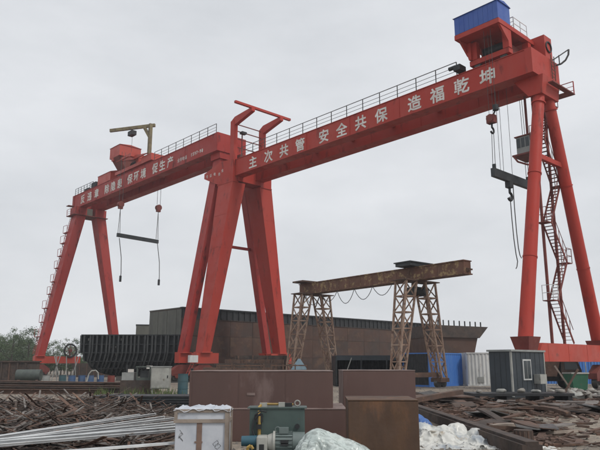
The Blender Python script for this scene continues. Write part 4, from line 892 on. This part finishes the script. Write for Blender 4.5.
for k in range(3800):
    y = 14 + 46*rnd.random()**1.4; x = rnd.uniform(-.5*y, .5*y); r = rnd.uniform(.012, .04)*(1+y/60); i = len(b.v)
    b.v += [(x-r, y-r*.7, 0), (x+r, y-r, 0), (x+r*.8, y+r, 0), (x-r*.9, y+r*.8, 0), (x+rnd.uniform(-.3, .3)*r, y, r*rnd.uniform(.5, 1.1))]; b.f += [(i, i+1, i+4), (i+1, i+2, i+4), (i+2, i+3, i+4), (i+3, i, i+4)]
o = b.build('gravel', GRAV); tag(o, 'scattered pale stones over the yard ground', 'gravel', kind='stuff')

# galvanised bars over the heap
ends = [(-3.3, 16.2, .56), (-3.0, 15.9, .55), (-2.75, 15.3, .52), (-2.65, 15.0, .5), (-3.6, 16.6, .6), (-2.6, 14.6, .47), (-2.55, 14.3, .44), (-4.0, 16.6, .58), (-2.6, 14.8, .46)]
for k, e in enumerate(ends):
    e = Vector(e); s = Vector((-6.6+.1*rnd.random(), 10.6+.05*k, .40+.03*(k % 3))); w = .05; m_ = MB()
    m_.bar(s, e, w, .01).bar(s+Vector((0, w/2, -w/2)), e+Vector((0, w/2, -w/2)), .01, w)
    tag(m_.build('angle_bar', PIPE), 'long pale galvanised angle bar in the fanned bundle', 'steel bar', 'galvanised bars across the left heap')
for k in range(2):
    s = Vector((-6.9, 10.1+.12*k, .26)); e = Vector((-2.45, 13.0+.1*k, .30))
    tag(MB().bar(s, e, .045, .04).build('angle_bar', PIPE), ('nearer', 'farther')[k] + ' of two pale galvanised bars lying apart below the bundle', 'steel bar', 'galvanised bars below the bundle')

# weeds by the beams
b = MB()
for k in range(280):
    cx, cy = rnd.choice(((-9.6, 38.3), (-8.2, 38.2), (-11.5, 38.4), (-7.4, 37.8))); x = cx+rnd.gauss(0, .35); y = cy+rnd.gauss(0, .3); h = rnd.uniform(.15, .6); a = rnd.uniform(0, 6.28); dx, dy = .03*math.cos(a), .03*math.sin(a); t = rnd.uniform(-.2, .2)
    i = len(b.v); b.v += [(x-dx, y-dy, 0), (x+dx, y+dy, 0), (x+t+dx*.5, y+t*.5, h)]; b.f.append((i, i+1, i+2))
tag(b.build('weeds', WEED), 'tufts of green weeds along the pale dirt', 'weeds', kind='stuff')

# ------------------------------------------------------------------ trees
def tree_meshes(seed, h, rx):
    g = random.Random(seed); t = MB(); t.tube((0, 0, 0), (0, 0, h*.35), .2, .15, 8).tube((0, 0, h*.35), (.1, 0, h*.75), .15, .05, 8); cl = []
    for k in range(9):
        a = g.uniform(0, 6.28); z = h*g.uniform(.28, .6); e = Vector((math.cos(a)*rx*.7, math.sin(a)*rx*.7, z+h*g.uniform(.12, .3))); t.tube((0, 0, z), e, .07, .02, 6); cl.append(e)
    for k in range(34):
        a = g.uniform(0, 6.28); q = g.random()**.5; z = g.uniform(.3, 1.0); w = math.sin(math.pi*min(1, (z-.18)/.86))**.7; cl.append(Vector((math.cos(a)*rx*q*w, math.sin(a)*rx*q*w, h*z)))
    b = MB()
    for c in cl:
        R0 = g.uniform(.45, .95)*rx*.36
        for j in range(48):
            d = Vector((g.gauss(0, 1), g.gauss(0, 1), g.gauss(0, .8))).normalized()*R0*g.random()**.4; p = c+d; s = g.uniform(.09, .2); n = (d+Vector((g.uniform(-1, 1), g.uniform(-1, 1), g.uniform(-.3, 1)))*.6).normalized(); u = n.orthogonal().normalized()*s; v = n.cross(u)*g.uniform(.6, 1.)
            i = len(b.v); b.v += [tuple(p-u), tuple(p+v*.6), tuple(p+u), tuple(p-v*.6)]; b.f.append((i, i+1, i+2, i+3))
    return t.mesh('trunk', BARK), b
TM = []
for k, (h, rx) in enumerate(((9.5, 3.4), (8, 3.0), (10.5, 3.2), (7, 3.3))):
    tm, lb_ = tree_meshes(k+3, h, rx); me = bpy.data.meshes.new('crown'); me.from_pydata(lb_.v, [], lb_.f); me.materials.append(LEAF if k % 2 else LEAF2); TM.append((tm, me))
g = random.Random(4); n = 0
for k in range(34):
    if k < 20: px = -30+ 3.6*k; Y = g.uniform(118, 150); sc = g.uniform(.72, .92) if px < 30 else g.uniform(.5, .62)
    else: px = 28+6*(k-20); Y = g.uniform(150, 185); sc = g.uniform(.66, .82)
    x = (px-300)*Y/655; tm, cm = TM[k % 4]
    t = bpy.data.objects.new('tree', None); C.objects.link(t); t.location = (x, Y, 0); t.rotation_euler.z = g.uniform(0, 6.28); t.scale = (sc, sc, sc)
    tag(t, 'hazy green tree in the tall clump at the left edge' if px < 30 else 'low hazy tree in the line behind the left crane base', 'tree', 'trees at the left edge' if px < 30 else 'trees behind the left crane')
    inst(tm, 'trunk', t); inst(cm, 'crown', t)

for k in range(22):
    px = 24+3.4*k; Y = g.uniform(108, 122); sc = g.uniform(.28, .42); t = bpy.data.objects.new('bush', None); C.objects.link(t); t.location = ((px-300)*Y/655, Y, 0); t.scale = (sc*1.5, sc*1.5, sc); t.rotation_euler.z = k
    tag(t, 'low green bush in the scrub behind the left crane base', 'bush', 'scrub behind the left crane'); inst(TM[k % 4][0], 'trunk', t); inst(TM[k % 4][1], 'crown', t)
for k in range(10):
    px = -25+6*k; Y = g.uniform(112, 125); sc = g.uniform(.62, .78) if px < 22 else .5; t = bpy.data.objects.new('tree', None); C.objects.link(t); t.location = ((px-300)*Y/655, Y, 0); t.scale = (sc, sc, sc); t.rotation_euler.z = k*2
    tag(t, 'green tree standing at the front of the left clump', 'tree', 'front trees of the left clump'); inst(TM[k % 4][0], 'trunk', t); inst(TM[k % 4][1], 'crown', t)
wb = thing('scrap_container', 'open rusty skip standing behind the red base of the left crane', 'skip', (-31.5, 92, 0), 6)
MB().prism([(0, 0), (9, 0), (9.6, 1.9), (-.6, 1.9)], 'y', 0, 3).build('body', RUSTD, wb)
for k in range(9): MB().box((.5+k, -.1, .1), (.65+k, 0, 1.8)).build('rib', RUST, wb)

# ------------------------------------------------------------------ air
hz = bpy.data.materials.new('haze'); hz.use_nodes = True; q = hz.node_tree; q.nodes.remove(q.nodes['Principled BSDF']); pv = q.nodes.new('ShaderNodeVolumePrincipled')
pv.inputs['Color'].default_value = (.86, .9, .95, 1); pv.inputs['Density'].default_value = .0006; pv.inputs['Anisotropy'].default_value = .2
q.links.new(pv.outputs[0], q.nodes['Material Output'].inputs['Volume'])
o = MB().box((-160, -60, -1), (160, 260, 42)).build('haze', hz); tag(o, 'thin pale haze over the whole yard', 'haze', kind='stuff')
